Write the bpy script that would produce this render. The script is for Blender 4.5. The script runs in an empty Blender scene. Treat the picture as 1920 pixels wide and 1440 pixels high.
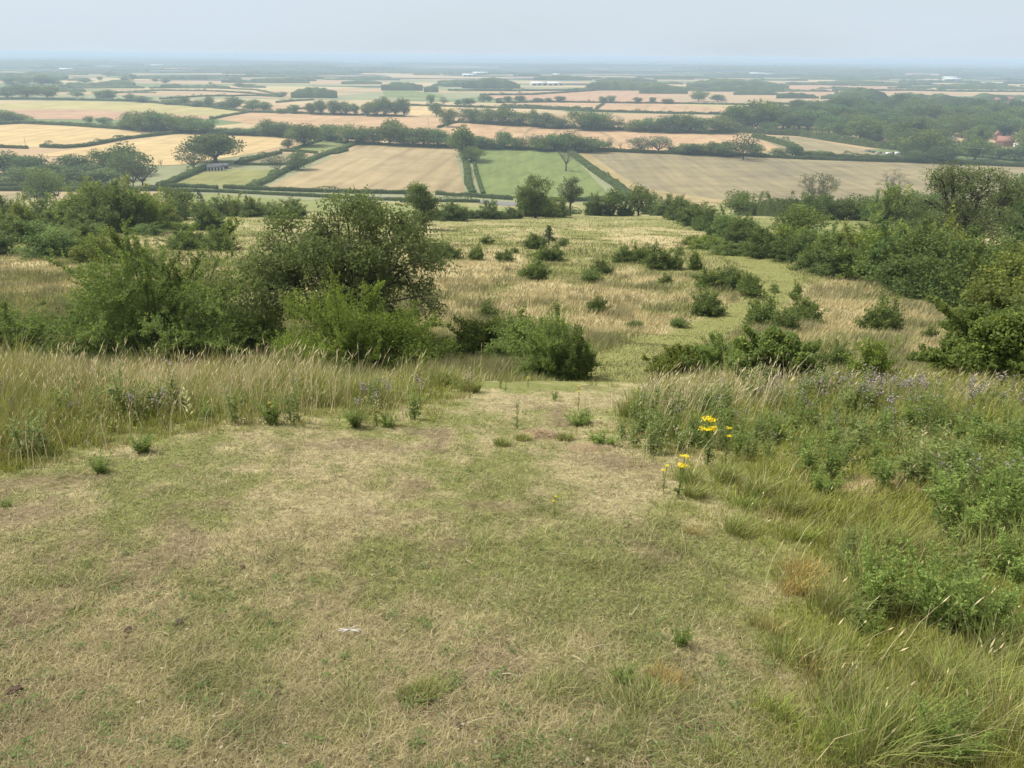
import bpy, math, random
import numpy as np
from mathutils import Matrix, Vector
scene = bpy.context.scene
COL = scene.collection

# ------------------------------------------------------------------ camera
F = 1445.0
PITCH, ROLL = math.radians(23.06), math.radians(0.48)
_r0 = np.array([1.0, 0, 0]); _u0 = np.array([0, math.sin(PITCH), math.cos(PITCH)])
FWD = np.array([0, math.cos(PITCH), -math.sin(PITCH)])
RIGHT = _r0*math.cos(ROLL) + _u0*math.sin(ROLL)
UP = _u0*math.cos(ROLL) - _r0*math.sin(ROLL)
cam_data = bpy.data.cameras.new('camera')
cam_data.sensor_width = 36.0
cam_data.lens = 36.0*F/1920.0
cam_data.clip_start = 0.05
cam_data.clip_end = 200000.0
cam = bpy.data.objects.new('camera', cam_data)
COL.objects.link(cam)
_m = Matrix.Identity(4)
for _i in range(3):
    _m[_i][0] = RIGHT[_i]; _m[_i][1] = UP[_i]; _m[_i][2] = -FWD[_i]
cam.matrix_world = _m
scene.camera = cam

# ------------------------------------------------------------------ sky, sun, exposure
SUN_EL, SUN_AZ = math.radians(52), math.radians(-72)      # azimuth from +Y towards +X
world = bpy.data.worlds.new('World')
scene.world = world
world.use_nodes = True
wn = world.node_tree; wn.nodes.clear()
sky = wn.nodes.new('ShaderNodeTexSky')
sky.sky_type = 'NISHITA'; sky.sun_disc = False
sky.sun_elevation = SUN_EL; sky.sun_rotation = SUN_AZ
sky.altitude = 100; sky.air_density = 1.0; sky.dust_density = 2.0; sky.ozone_density = 1.5
# thin high cloud: a pale veil mixed over the clear sky
veil = wn.nodes.new('ShaderNodeMix'); veil.data_type = 'RGBA'
tc = wn.nodes.new('ShaderNodeTexCoord')
mp = wn.nodes.new('ShaderNodeMapping'); mp.inputs['Scale'].default_value = (1.6, 1.6, 9.0)
cn = wn.nodes.new('ShaderNodeTexNoise'); cn.inputs['Scale'].default_value = 1.7; cn.inputs['Detail'].default_value = 5
cr = wn.nodes.new('ShaderNodeMapRange')
cr.inputs['From Min'].default_value = 0.3; cr.inputs['From Max'].default_value = 0.72
cr.inputs['To Min'].default_value = 0.80; cr.inputs['To Max'].default_value = 0.97
wn.links.new(tc.outputs['Generated'], mp.inputs['Vector'])
wn.links.new(mp.outputs['Vector'], cn.inputs['Vector'])
wn.links.new(cn.outputs['Fac'], cr.inputs['Value'])
wn.links.new(cr.outputs['Result'], veil.inputs['Factor'])
wn.links.new(sky.outputs['Color'], veil.inputs[6])
# the veil is bluer towards the horizon and whiter overhead
sxw = wn.nodes.new('ShaderNodeSeparateXYZ'); wn.links.new(tc.outputs['Generated'], sxw.inputs[0])
hz = wn.nodes.new('ShaderNodeMapRange'); hz.inputs['From Min'].default_value = 0.05; hz.inputs['From Max'].default_value = 0.45
wn.links.new(sxw.outputs['Z'], hz.inputs['Value'])
vc = wn.nodes.new('ShaderNodeMix'); vc.data_type = 'RGBA'
vc.inputs[6].default_value = (4.3, 4.93, 5.55, 1); vc.inputs[7].default_value = (5.5, 5.5, 5.25, 1)
wn.links.new(hz.outputs['Result'], vc.inputs['Factor']); wn.links.new(vc.outputs[2], veil.inputs[7])
bg = wn.nodes.new('ShaderNodeBackground'); bg.inputs['Strength'].default_value = 0.088
wo = wn.nodes.new('ShaderNodeOutputWorld')
wn.links.new(veil.outputs[2], bg.inputs['Color'])
wn.links.new(bg.outputs['Background'], wo.inputs['Surface'])

sd = bpy.data.lights.new('sun', 'SUN'); sd.energy = 3.3; sd.angle = math.radians(12); sd.color = (1.0, 0.93, 0.82)
sun = bpy.data.objects.new('sun', sd); COL.objects.link(sun)
_sdir = Vector((math.sin(SUN_AZ)*math.cos(SUN_EL), math.cos(SUN_AZ)*math.cos(SUN_EL), math.sin(SUN_EL)))
sun.rotation_euler = _sdir.to_track_quat('Z', 'Y').to_euler()
scene.view_settings.view_transform = 'Standard'
scene.view_settings.look = 'None'
scene.view_settings.gamma = 1.0
scene.view_settings.exposure = 0.85
scene.cycles.max_bounces = 6
scene.cycles.diffuse_bounces = 3
scene.cycles.glossy_bounces = 1
scene.cycles.transmission_bounces = 3
scene.cycles.volume_bounces = 2
scene.cycles.transparent_max_bounces = 8
scene.cycles.caustics_reflective = False
scene.cycles.caustics_refractive = False

# ------------------------------------------------------------------ numeric helpers
R = np.random.default_rng(11)
_NT = np.random.default_rng(5).random((256, 256))
def vnoise(x, y, s=0):
    x = np.asarray(x, float)+s*37.3; y = np.asarray(y, float)+s*91.7
    xi = np.floor(x).astype(np.int64); yi = np.floor(y).astype(np.int64)
    fx = x-xi; fy = y-yi
    fx = fx*fx*(3-2*fx); fy = fy*fy*(3-2*fy)
    a = _NT[xi & 255, yi & 255]; b = _NT[(xi+1) & 255, yi & 255]
    c = _NT[xi & 255, (yi+1) & 255]; d = _NT[(xi+1) & 255, (yi+1) & 255]
    return (a*(1-fx)+b*fx)*(1-fy)+(c*(1-fx)+d*fx)*fy
def fbm(x, y, s=0, o=4):
    t = 0; a = 0.5; n = 0
    for k in range(o):
        t = t+a*vnoise(x*2**k, y*2**k, s+k*3); n += a; a *= 0.55
    return t/n
def sstep(a, b, x):
    t = np.clip((np.asarray(x, float)-a)/(b-a), 0, 1)
    return t*t*(3-2*t)

# slope profile: distance forward -> height below the eye
_py = np.array([-400, -40, -9, 0, 5, 10, 14, 20, 38, 60, 110, 200, 300, 400, 494, 600, 700, 60000.0])
_pz = np.array([1.0, 0.2, -0.4, -1.6, -2.92, -4.30, -5.96, -8.27, -12.6, -16.5, -24.4, -38.2, -56.0, -71.6, -79.0, -80.0, -80.0, -80.0])
def _pchip(xs, ys, xq):
    h = np.diff(xs); d = np.diff(ys)/h
    m = np.zeros(len(xs)); m[0] = d[0]; m[-1] = d[-1]
    for i in range(1, len(xs)-1):
        if d[i-1]*d[i] <= 0: m[i] = 0
        else:
            w1 = 2*h[i]+h[i-1]; w2 = h[i]+2*h[i-1]
            m[i] = (w1+w2)/(w1/d[i-1]+w2/d[i])
    i = np.clip(np.searchsorted(xs, xq)-1, 0, len(xs)-2)
    t = (xq-xs[i])/h[i]
    return ((1+2*t)*(1-t)**2*ys[i]+t*(1-t)**2*h[i]*m[i]+t*t*(3-2*t)*ys[i+1]+t*t*(t-1)*h[i]*m[i+1])
_tx = np.concatenate([np.arange(-400, 710, 0.25), [60000.0]])
_tz = _pchip(_py, _pz, _tx)
def H(x, y):
    x = np.asarray(x, float); y = np.asarray(y, float)
    z = np.interp(y, _tx, _tz)
    near = sstep(-2, 3, y)*(1-sstep(14, 30, y))
    mid = sstep(18, 45, y)*(1-sstep(380, 480, y))
    z = z+(fbm(x/2.2, y/2.2, 1, 3)-.5)*0.16*near
    z = z+(fbm(x/22, y/16, 2, 3)-.5)*1.5*mid
    z = z+(fbm(x/3.5, y/2.4, 6, 2)-.5)*0.35*sstep(12, 22, y)*(1-sstep(120, 200, y))
    z = z+0.22*sstep(1.4, 3.6, x)*sstep(2.0, 4.5, y)*(1-sstep(9, 12, y))
    return z
def rays(px, py):
    u = (np.asarray(px, float)-960)/F; v = (720-np.asarray(py, float))/F
    return FWD[None, :]+u[:, None]*RIGHT[None, :]+v[:, None]*UP[None, :]
_TT = np.concatenate([np.geomspace(1.0, 30, 260), np.geomspace(30.5, 700, 300), np.geomspace(705, 60000, 60)])
def G(px, py):
    """pixels of the photograph -> points on the ground (N,3); misses give nan"""
    px = np.atleast_1d(np.asarray(px, float)); py = np.atleast_1d(np.asarray(py, float))
    out = np.full((len(px), 3), np.nan)
    for s in range(0, len(px), 20000):
        d = rays(px[s:s+20000], py[s:s+20000])
        X = d[:, 0:1]*_TT; Y = d[:, 1:2]*_TT; Z = d[:, 2:3]*_TT
        below = Z < H(X, Y)
        k = np.argmax(below, 1); ok = below.any(1)
        k = np.maximum(k, 1)
        a = _TT[k-1]; b = _TT[k]
        for _ in range(22):
            m = (a+b)/2
            q = d*m[:, None]
            bl = q[:, 2] < H(q[:, 0], q[:, 1])
            b = np.where(bl, m, b); a = np.where(bl, a, m)
        q = d*b[:, None]; q[:, 2] = H(q[:, 0], q[:, 1]); q[~ok] = np.nan
        out[s:s+20000] = q
    return out
_rt = np.maximum.accumulate(_tz[_tx > 0.5]/_tx[_tx > 0.5]); _ry = _tx[_tx > 0.5]
def G_scatter(px, py, r):
    """fast spread of points over the ground in view (smooth profile, then the true height)"""
    d = rays(px, py); k = d[:, 2]/d[:, 1]
    y = _ry[np.clip(np.searchsorted(_rt, k), 0, len(_ry)-1)]
    y0 = _ry[np.clip(np.searchsorted(_rt, k)-1, 0, len(_ry)-1)]
    y = np.maximum(y0+(y-y0)*r.random(len(y)), 0.6)*(1+.03*r.normal(size=len(y)))
    x = d[:, 0]/d[:, 1]*y
    return np.stack([x, y, H(x, y)], 1)
def g1(px, py):
    return G([px], [py])[0]
def depth(p):
    return float(np.dot(p, FWD))
def top_height(p, hpx):
    """real height of an upright thing at p that spans hpx pixels of the photo"""
    d = depth(p); py0 = 720-F*np.dot(p, UP)/d; t = (720-(py0-hpx))/F
    # (p+h z).UP = t*(p+h z).FWD
    return float((t*np.dot(p, FWD)-np.dot(p, UP))/(UP[2]-t*FWD[2]))
def pix(P):
    P = np.asarray(P, float); d = P@FWD
    return 960+F*(P@RIGHT)/d, 720-F*(P@UP)/d
def inpoly(x, y, poly):
    x = np.asarray(x, float); y = np.asarray(y, float); r = np.zeros(x.shape, bool)
    n = len(poly)
    for i in range(n):
        x1, y1 = poly[i]; x2, y2 = poly[(i+1) % n]
        c = ((y1 > y) != (y2 > y)) & (x < (x2-x1)*(y-y1)/((y2-y1) or 1e-9)+x1)
        r ^= c
    return r
def polydist(x, y, line):
    """distance in the plane to a polyline"""
    best = np.full(np.shape(x), 1e9)
    for (x1, y1), (x2, y2) in zip(line[:-1], line[1:]):
        dx, dy = x2-x1, y2-y1
        t = np.clip(((x-x1)*dx+(y-y1)*dy)/(dx*dx+dy*dy), 0, 1)
        best = np.minimum(best, np.hypot(x-x1-t*dx, y-y1-t*dy))
    return best
def lin(r, g, b):
    f = lambda c: (c/255/12.92) if c/255 <= 0.04045 else ((c/255+0.055)/1.055)**2.4
    return np.array([f(r), f(g), f(b)])

# ------------------------------------------------------------------ mesh helpers
def mesh_np(name, V, faces, cols=None, mat=None, parent=None, smooth=False, link=True):
    """faces: list of (M,k) int arrays.  cols: (N,3) per-vertex colour"""
    me = bpy.data.meshes.new(name)
    V = np.asarray(V, np.float32)
    me.vertices.add(len(V)); me.vertices.foreach_set('co', V.ravel())
    loops = np.concatenate([f.ravel() for f in faces]).astype(np.int32)
    tot = np.concatenate([np.full(len(f), f.shape[1]) for f in faces]).astype(np.int32)
    st = np.concatenate([[0], np.cumsum(tot)[:-1]]).astype(np.int32)
    me.loops.add(len(loops)); me.loops.foreach_set('vertex_index', loops)
    me.polygons.add(len(tot)); me.polygons.foreach_set('loop_start', st)
    me.polygons.foreach_set('loop_total', tot)
    if smooth: me.polygons.foreach_set('use_smooth', np.ones(len(tot), bool))
    me.update(calc_edges=True)
    if cols is not None:
        at = me.color_attributes.new('col', 'FLOAT_COLOR', 'POINT')
        c = np.ones((len(V), 4), np.float32); c[:, :3] = cols
        at.data.foreach_set('color', c.ravel())
    if mat: me.materials.append(mat)
    if not link: return me
    o = bpy.data.objects.new(name, me); COL.objects.link(o)
    if parent is not None: o.parent = parent
    return o
def obj_of(name, me, parent=None):
    o = bpy.data.objects.new(name, me); COL.objects.link(o)
    if parent is not None: o.parent = parent
    return o
def tag(o, label=None, cat=None, group=None, kind=None):
    if label: o['label'] = label
    if cat: o['category'] = cat
    if group: o['group'] = group
    if kind: o['kind'] = kind
    return o
def empty(name, loc, rz=0.0, scale=(1, 1, 1)):
    o = bpy.data.objects.new(name, None); COL.objects.link(o)
    o.location = loc; o.rotation_euler = (0, 0, rz); o.scale = scale
    o.empty_display_size = 0.2
    return o

# ------------------------------------------------------------------ materials
def mat_attr(name, rough=0.9, transl=0.0, noise=0.0, nscale=8.0, spec=0.2, bump=0.0, bscale=30.0):
    m = bpy.data.materials.new(name); m.use_nodes = True
    n = m.node_tree.nodes; l = m.node_tree.links; n.clear()
    out = n.new('ShaderNodeOutputMaterial')
    a = n.new('ShaderNodeAttribute'); a.attribute_name = 'col'
    c = a.outputs['Color']
    if noise > 0:
        t = n.new('ShaderNodeTexCoord'); nz = n.new('ShaderNodeTexNoise')
        nz.inputs['Scale'].default_value = nscale; nz.inputs['Detail'].default_value = 4
        l.new(t.outputs['Object'], nz.inputs['Vector'])
        mr = n.new('ShaderNodeMapRange'); mr.inputs['From Min'].default_value = 0.25; mr.inputs['From Max'].default_value = 0.75
        mr.inputs['To Min'].default_value = 1-noise; mr.inputs['To Max'].default_value = 1+noise
        l.new(nz.outputs['Fac'], mr.inputs['Value'])
        vm = n.new('ShaderNodeVectorMath'); vm.operation = 'SCALE'
        l.new(c, vm.inputs[0]); l.new(mr.outputs['Result'], vm.inputs['Scale'])
        c = vm.outputs[0]
    p = n.new('ShaderNodeBsdfPrincipled')
    p.inputs['Roughness'].default_value = rough
    p.inputs['Specular IOR Level'].default_value = spec
    l.new(c, p.inputs['Base Color'])
    if bump > 0:
        t2 = n.new('ShaderNodeTexCoord'); nb = n.new('ShaderNodeTexNoise'); nb.inputs['Scale'].default_value = bscale
        nb.inputs['Detail'].default_value = 5
        l.new(t2.outputs['Object'], nb.inputs['Vector'])
        b = n.new('ShaderNodeBump'); b.inputs['Strength'].default_value = bump; b.inputs['Distance'].default_value = 0.03
        l.new(nb.outputs['Fac'], b.inputs['Height']); l.new(b.outputs['Normal'], p.inputs['Normal'])
    sh = p.outputs[0]
    if transl > 0:
        tr = n.new('ShaderNodeBsdfTranslucent'); l.new(c, tr.inputs['Color'])
        mx = n.new('ShaderNodeMixShader'); mx.inputs[0].default_value = transl
        l.new(p.outputs[0], mx.inputs[1]); l.new(tr.outputs[0], mx.inputs[2]); sh = mx.outputs[0]
    l.new(sh, out.inputs['Surface'])
    return m
def mat_plain(name, col, rough=0.85, noise=0.15, nscale=3.0, spec=0.25):
    m = bpy.data.materials.new(name); m.use_nodes = True
    n = m.node_tree.nodes; l = m.node_tree.links
    p = n['Principled BSDF']; p.inputs['Roughness'].default_value = rough
    p.inputs['Specular IOR Level'].default_value = spec
    t = n.new('ShaderNodeTexCoord'); nz = n.new('ShaderNodeTexNoise'); nz.inputs['Scale'].default_value = nscale
    nz.inputs['Detail'].default_value = 4
    l.new(t.outputs['Object'], nz.inputs['Vector'])
    mx = n.new('ShaderNodeMix'); mx.data_type = 'RGBA'
    c = np.array(col[:3])
    mx.inputs[6].default_value = (*np.clip(c*(1-noise), 0, 1), 1); mx.inputs[7].default_value = (*np.clip(c*(1+noise), 0, 1), 1)
    l.new(nz.outputs['Fac'], mx.inputs['Factor']); l.new(mx.outputs[2], p.inputs['Base Color'])
    return m
M_LEAF = mat_attr('leaf', 0.7, 0.48, spec=0.25)
M_GRASS = mat_attr('grass_blade', 0.75, 0.22, spec=0.2)
M_BARK = mat_attr('bark', 0.9, 0.0, 0.35, 6.0)
M_PETAL = mat_attr('petal', 0.7, 0.2)

# ------------------------------------------------------------------ geometry kits
def unit(v):
    return v/np.maximum(np.linalg.norm(v, axis=-1, keepdims=True), 1e-9)
def quads(C, A, N, L, W, cols):
    """diamond leaves: centre, long axis A, normal N, length, width"""
    A = unit(A); B = unit(np.cross(N, A))
    L = np.broadcast_to(L, (len(C),))[:, None]; W = np.broadcast_to(W, (len(C),))[:, None]
    v = np.stack([C-A*L/2, C+B*W/2-A*L*0.06, C+A*L/2, C-B*W/2-A*L*0.06], 1).reshape(-1, 3)
    f = np.arange(len(C)*4).reshape(-1, 4)
    return v, f, np.repeat(cols, 4, 0)
def rdir(n, r):
    v = r.normal(size=(n, 3)); return unit(v)
def tubes(paths, sides=6):
    """paths: list of (P (k,3), radii (k,)) -> V, F"""
    VV = []; FF = []; o = 0
    for P, rad in paths:
        P = np.asarray(P, float); rad = np.asarray(rad, float); k = len(P)
        T = unit(np.gradient(P, axis=0))
        ref = np.where(np.abs(T[:, 2:3]) > 0.9, np.array([[1.0, 0, 0]]), np.array([[0, 0, 1.0]]))
        ref = np.repeat(ref[:1], k, 0)
        A = unit(np.cross(T, ref)); B = np.cross(T, A)
        an = np.arange(sides)/sides*2*np.pi
        ring = P[:, None, :]+rad[:, None, None]*(np.cos(an)[None, :, None]*A[:, None, :]+np.sin(an)[None, :, None]*B[:, None, :])
        VV.append(ring.reshape(-1, 3))
        i = np.arange(k-1)[:, None]*sides; j = np.arange(sides)[None, :]; j2 = (j+1) % sides
        FF.append((np.stack([i+j, i+j2, i+sides+j2, i+sides+j], -1).reshape(-1, 4))+o)
        o += k*sides
    return np.concatenate(VV), np.concatenate(FF)
def bark_cols(V, base=(0.085, 0.07, 0.052), s=0):
    n = fbm(V[:, 0]*1.3+V[:, 2], V[:, 1]*1.3+V[:, 2]*0.7, 40+s, 2)
    return np.array(base)[None, :]*(0.6+0.8*n[:, None])
def blades(P, h, w, lean, cols, az=None, r=None, tipdark=1.0, seg2=True):
    """grass blades; lean = (N,2) horizontal tip offset"""
    n = len(P); r = r or R
    az = r.random(n)*np.pi*2 if az is None else az
    B = np.stack([np.cos(az), np.sin(az), np.zeros(n)], 1)*np.broadcast_to(w, (n,))[:, None]/2
    h = np.broadcast_to(h, (n,)); Z = np.array([0, 0, 1.0])
    L3 = np.concatenate([lean, np.zeros((n, 1))], 1)
    mid = P+Z*(h*0.55)[:, None]+L3*0.33
    tip = P+Z*h[:, None]+L3
    if seg2:
        v = np.stack([P-B, P+B, mid+B*0.8, mid-B*0.8, tip], 1).reshape(-1, 3)
        i = np.arange(n)[:, None]*5
        fq = i+np.array([[0, 1, 2, 3]]); ft = i+np.array([[3, 2, 4]])
        c = np.repeat(cols, 5, 0)
        return v, [fq, ft], c
    v = np.stack([P-B, P+B, tip], 1).reshape(-1, 3)
    i = np.arange(n)[:, None]*3
    return v, [i+np.array([[0, 1, 2]])], np.repeat(cols, 3, 0)
class Acc:
    def __init__(s): s.V = []; s.F = {}; s.C = []; s.n = 0
    def add(s, V, F, C):
        if not isinstance(F, list): F = [F]
        for f in F: s.F.setdefault(f.shape[1], []).append(f+s.n)
        s.V.append(V); s.C.append(C); s.n += len(V)
    def build(s, name, mat, parent=None, link=True, smooth=False):
        return mesh_np(name, np.concatenate(s.V), [np.concatenate(f) for f in s.F.values()], np.concatenate(s.C), mat, parent, smooth, link)
# ------------------------------------------------------------------ ground colour, shared by soil and blades
STRAW = np.array([0.375, 0.325, 0.185]); GOLD = np.array([0.455, 0.39, 0.22]); GREEN = np.array([0.165, 0.182, 0.060])
BRIGHT = np.array([0.22, 0.27, 0.065]); SOIL = np.array([0.14, 0.105, 0.068]); DULL = np.array([0.13, 0.13, 0.065])
PATH_PX = [(960, 800), (1040, 750), (1110, 722), (1165, 700), (1200, 668), (1260, 640), (1330, 612), (1400, 585), (1450, 556), (1465, 530), (1440, 505), (1400, 488), (1340, 468)]
PATH_W = G([p[0] for p in PATH_PX], [p[1] for p in PATH_PX])[:, :2]
def path_d(x, y):
    return polydist(x, y, [tuple(p) for p in PATH_W])
LAWN_PX = [(-500, 1000), (-60, 900), (120, 880), (300, 822), (470, 800), (690, 803), (800, 775), (900, 742), (960, 728), (1080, 733), (1175, 742),
           (1150, 770), (1070, 800), (1150, 835), (1240, 865), (1225, 925), (1330, 985), (1420, 1080), (1440, 1200), (1400, 1330), (1440, 1500), (1500, 1900), (-500, 1900)]
_lp = LAWN_PX
_lw = G([p[0] for p in _lp], [min(p[1], 2200) for p in _lp])[:, :2]
_lw[-1] = (-6, 0.3); _lw[-2] = (0.6, 0.3)
LAWN_W = [tuple(p) for p in _lw]
def lawn_mask(x, y):
    """1 inside the trodden turf, soft ragged edge"""
    wob = (fbm(x*1.6, y*1.6, 9, 3)-.5)*0.9
    d = polydist(x, y, LAWN_W+[LAWN_W[0]])
    s = np.where(inpoly(x, y, LAWN_W), d, -d)+wob*np.clip(y/7, .3, 1)
    return sstep(-0.25, 0.35, s)
def dryness(x, y):
    """0 green .. 1 straw"""
    near = .5+(fbm(x*0.9, y*0.6, 14, 4)-.5)*0.75+(fbm(x*5.2, y*4.2, 17, 3)-.5)*0.60
    far = .46+(fbm(x/6.5, y/12, 21, 4)-.5)*1.2+(fbm(x/2.2, y/3.4, 23, 3)-.5)*0.6
    k = sstep(10, 18, y)
    d = near*(1-k)+far*k
    # greener along the trodden path and the right flank
    d = d-(0.20*(1-sstep(0.4, 3.2, path_d(x, y)+(fbm(x/1.5, y/1.5, 77, 3)-.5)*3))+0.40*(1-sstep(.9, 1.6, path_d(x, y))))*sstep(11, 14, y)
    d = d-0.10*sstep(1.2, 2.6, x)*(1-sstep(7, 12, y))
    d = d+0.07*(1-k)*(1-sstep(0.4, 2.2, np.hypot((x+0.3)/1.8, (y-5.2)/2.2)))
    d = d-0.035*(1-k)+0.03*k*(1-sstep(45, 95, y))-0.02*k+0.02*sstep(130, 190, y)
    return sstep(0.33, 0.67, d)
def ground_col(x, y):
    x = np.asarray(x, float); y = np.asarray(y, float)
    d = dryness(x, y)[..., None]
    near = (GREEN*1.0)*(1-d)+STRAW*0.86*d
    so = sstep(0.60, 0.74, fbm(x*1.7, y*1.5, 31, 4))[..., None]*0.75
    bare = (1-sstep(.12, .34, np.hypot(x+1.78, (y-2.02))))+(1-sstep(.1, .3, np.hypot(x+2.3, (y-2.55))))*.7
    so = np.clip(so+bare[..., None]*.9, 0, .95)
    near = near*(1-so)+SOIL*1.05*so
    mid = (GREEN*1.05+np.array([.03, .02, .012]))*(1-d)+GOLD*0.95*d
    k = sstep(9, 14, y)[..., None]
    c = near*(1-k)+mid*k
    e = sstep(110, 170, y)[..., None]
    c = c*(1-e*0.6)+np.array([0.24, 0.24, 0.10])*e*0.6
    return c

# ------------------------------------------------------------------ ground: one sheet to the horizon
nr, na = 470, 900
rr = np.geomspace(0.5, 46000, nr)
aa = np.arange(na)/na*2*np.pi
X = rr[:, None]*np.cos(aa)[None, :]; Y = rr[:, None]*np.sin(aa)[None, :]
V = np.stack([X, Y, H(X, Y)], -1).reshape(-1, 3)
V = np.concatenate([V, [[0, 0, float(H(0, 0))]]])
i = np.arange(nr-1)[:, None]*na; j = np.arange(na)[None, :]; j2 = (j+1) % na
Fq = np.stack([i+j, i+na+j, i+na+j2, i+j2], -1).reshape(-1, 4)
ctr = len(V)-1
Ft = np.stack([np.full(na, ctr), np.arange(na), (np.arange(na)+1) % na], -1)
M_GROUND = bpy.data.materials.new('ground'); M_GROUND.use_nodes = True
n = M_GROUND.node_tree.nodes; l = M_GROUND.node_tree.links
p = n['Principled BSDF']; p.inputs['Roughness'].default_value = 0.95; p.inputs['Specular IOR Level'].default_value = 0.1
at = n.new('ShaderNodeAttribute'); at.attribute_name = 'col'
ge = n.new('ShaderNodeNewGeometry')
nz = n.new('ShaderNodeTexNoise'); nz.inputs['Scale'].default_value = 14; nz.inputs['Detail'].default_value = 6
l.new(ge.outputs['Position'], nz.inputs['Vector'])
mr = n.new('ShaderNodeMapRange'); mr.inputs['From Min'].default_value = .3; mr.inputs['From Max'].default_value = .7
mr.inputs['To Min'].default_value = .62; mr.inputs['To Max'].default_value = 1.25
l.new(nz.outputs['Fac'], mr.inputs['Value'])
vm = n.new('ShaderNodeVectorMath'); vm.operation = 'SCALE'
l.new(at.outputs['Color'], vm.inputs[0]); l.new(mr.outputs['Result'], vm.inputs['Scale'])
# patchwork of the plain
mpg = n.new('ShaderNodeMapping'); mpg.inputs['Rotation'].default_value = (0, 0, 0.25); mpg.inputs['Scale'].default_value = (1/420, 1/260, 0)
l.new(ge.outputs['Position'], mpg.inputs['Vector'])
vo = n.new('ShaderNodeTexVoronoi'); vo.distance = 'CHEBYCHEV'; vo.inputs['Scale'].default_value = 1.0; vo.inputs['Randomness'].default_value = 0.75
l.new(mpg.outputs['Vector'], vo.inputs['Vector'])
sep = n.new('ShaderNodeSeparateColor'); l.new(vo.outputs['Color'], sep.inputs[0])
ramp = n.new('ShaderNodeValToRGB'); ramp.color_ramp.interpolation = 'CONSTANT'
els = [(0.0, (0.36, 0.26, 0.155)), (0.30, (0.39, 0.31, 0.18)), (0.48, (0.33, 0.25, 0.16)), (0.60, (0.40, 0.33, 0.18)), (0.68, (0.14, 0.18, 0.08)), (0.82, (0.22, 0.23, 0.13))]
while len(ramp.color_ramp.elements) < len(els): ramp.color_ramp.elements.new(0.5)
for e, (ps, c) in zip(ramp.color_ramp.elements, els): e.position = ps; e.color = (*c, 1)
l.new(sep.outputs[0], ramp.inputs[0])
nf = n.new('ShaderNodeTexNoise'); nf.inputs['Scale'].default_value = 0.02; nf.inputs['Detail'].default_value = 6
l.new(ge.outputs['Position'], nf.inputs['Vector'])
mrf = n.new('ShaderNodeMapRange'); mrf.inputs['To Min'].default_value = .8; mrf.inputs['To Max'].default_value = 1.2
l.new(nf.outputs['Fac'], mrf.inputs['Value'])
vf = n.new('ShaderNodeVectorMath'); vf.operation = 'SCALE'
# mostly wooded country further out
nw = n.new('ShaderNodeTexNoise'); nw.inputs['Scale'].default_value = 1.0; nw.inputs['Detail'].default_value = 3
mpw = n.new('ShaderNodeMapping'); mpw.inputs['Scale'].default_value = (1/700, 1/330, 0)
l.new(ge.outputs['Position'], mpw.inputs['Vector']); l.new(mpw.outputs['Vector'], nw.inputs['Vector'])
sy = n.new('ShaderNodeSeparateXYZ'); l.new(ge.outputs['Position'], sy.inputs[0])
bw = n.new('ShaderNodeMapRange'); bw.inputs['From Min'].default_value = 1900; bw.inputs['From Max'].default_value = 4200; bw.inputs['To Min'].default_value = -.2; bw.inputs['To Max'].default_value = .11
l.new(sy.outputs['Y'], bw.inputs['Value'])
aw = n.new('ShaderNodeMath'); aw.operation = 'ADD'; l.new(nw.outputs['Fac'], aw.inputs[0]); l.new(bw.outputs['Result'], aw.inputs[1])
tw = n.new('ShaderNodeMapRange'); tw.inputs['From Min'].default_value = .49; tw.inputs['From Max'].default_value = .51; l.new(aw.outputs[0], tw.inputs['Value'])
mw = n.new('ShaderNodeMix'); mw.data_type = 'RGBA'; mw.inputs[7].default_value = (.035, .055, .035, 1)
l.new(tw.outputs['Result'], mw.inputs['Factor']); l.new(ramp.outputs[0], mw.inputs[6])
l.new(mw.outputs[2], vf.inputs[0]); l.new(mrf.outputs['Result'], vf.inputs['Scale'])
sx = n.new('ShaderNodeSeparateXYZ'); l.new(ge.outputs['Position'], sx.inputs[0])
mk = n.new('ShaderNodeMapRange'); mk.inputs['From Min'].default_value = 430; mk.inputs['From Max'].default_value = 434
l.new(sx.outputs['Y'], mk.inputs['Value'])
mx = n.new('ShaderNodeMix'); mx.data_type = 'RGBA'
l.new(mk.outputs['Result'], mx.inputs['Factor']); l.new(vm.outputs[0], mx.inputs[6]); l.new(vf.outputs[0], mx.inputs[7])
l.new(mx.outputs[2], p.inputs['Base Color'])
nb = n.new('ShaderNodeTexNoise'); nb.inputs['Scale'].default_value = 22; nb.inputs['Detail'].default_value = 6
l.new(ge.outputs['Position'], nb.inputs['Vector'])
bu = n.new('ShaderNodeBump'); bu.inputs['Strength'].default_value = 0.7; bu.inputs['Distance'].default_value = 0.03
l.new(nb.outputs['Fac'], bu.inputs['Height']); l.new(bu.outputs['Normal'], p.inputs['Normal'])
ground = mesh_np('ground', V, [Fq, Ft], ground_col(V[:, 0], V[:, 1]), M_GROUND, smooth=True)
tag(ground, 'grassy hillside running down to the hazy farmed plain', None, kind='structure')

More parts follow.
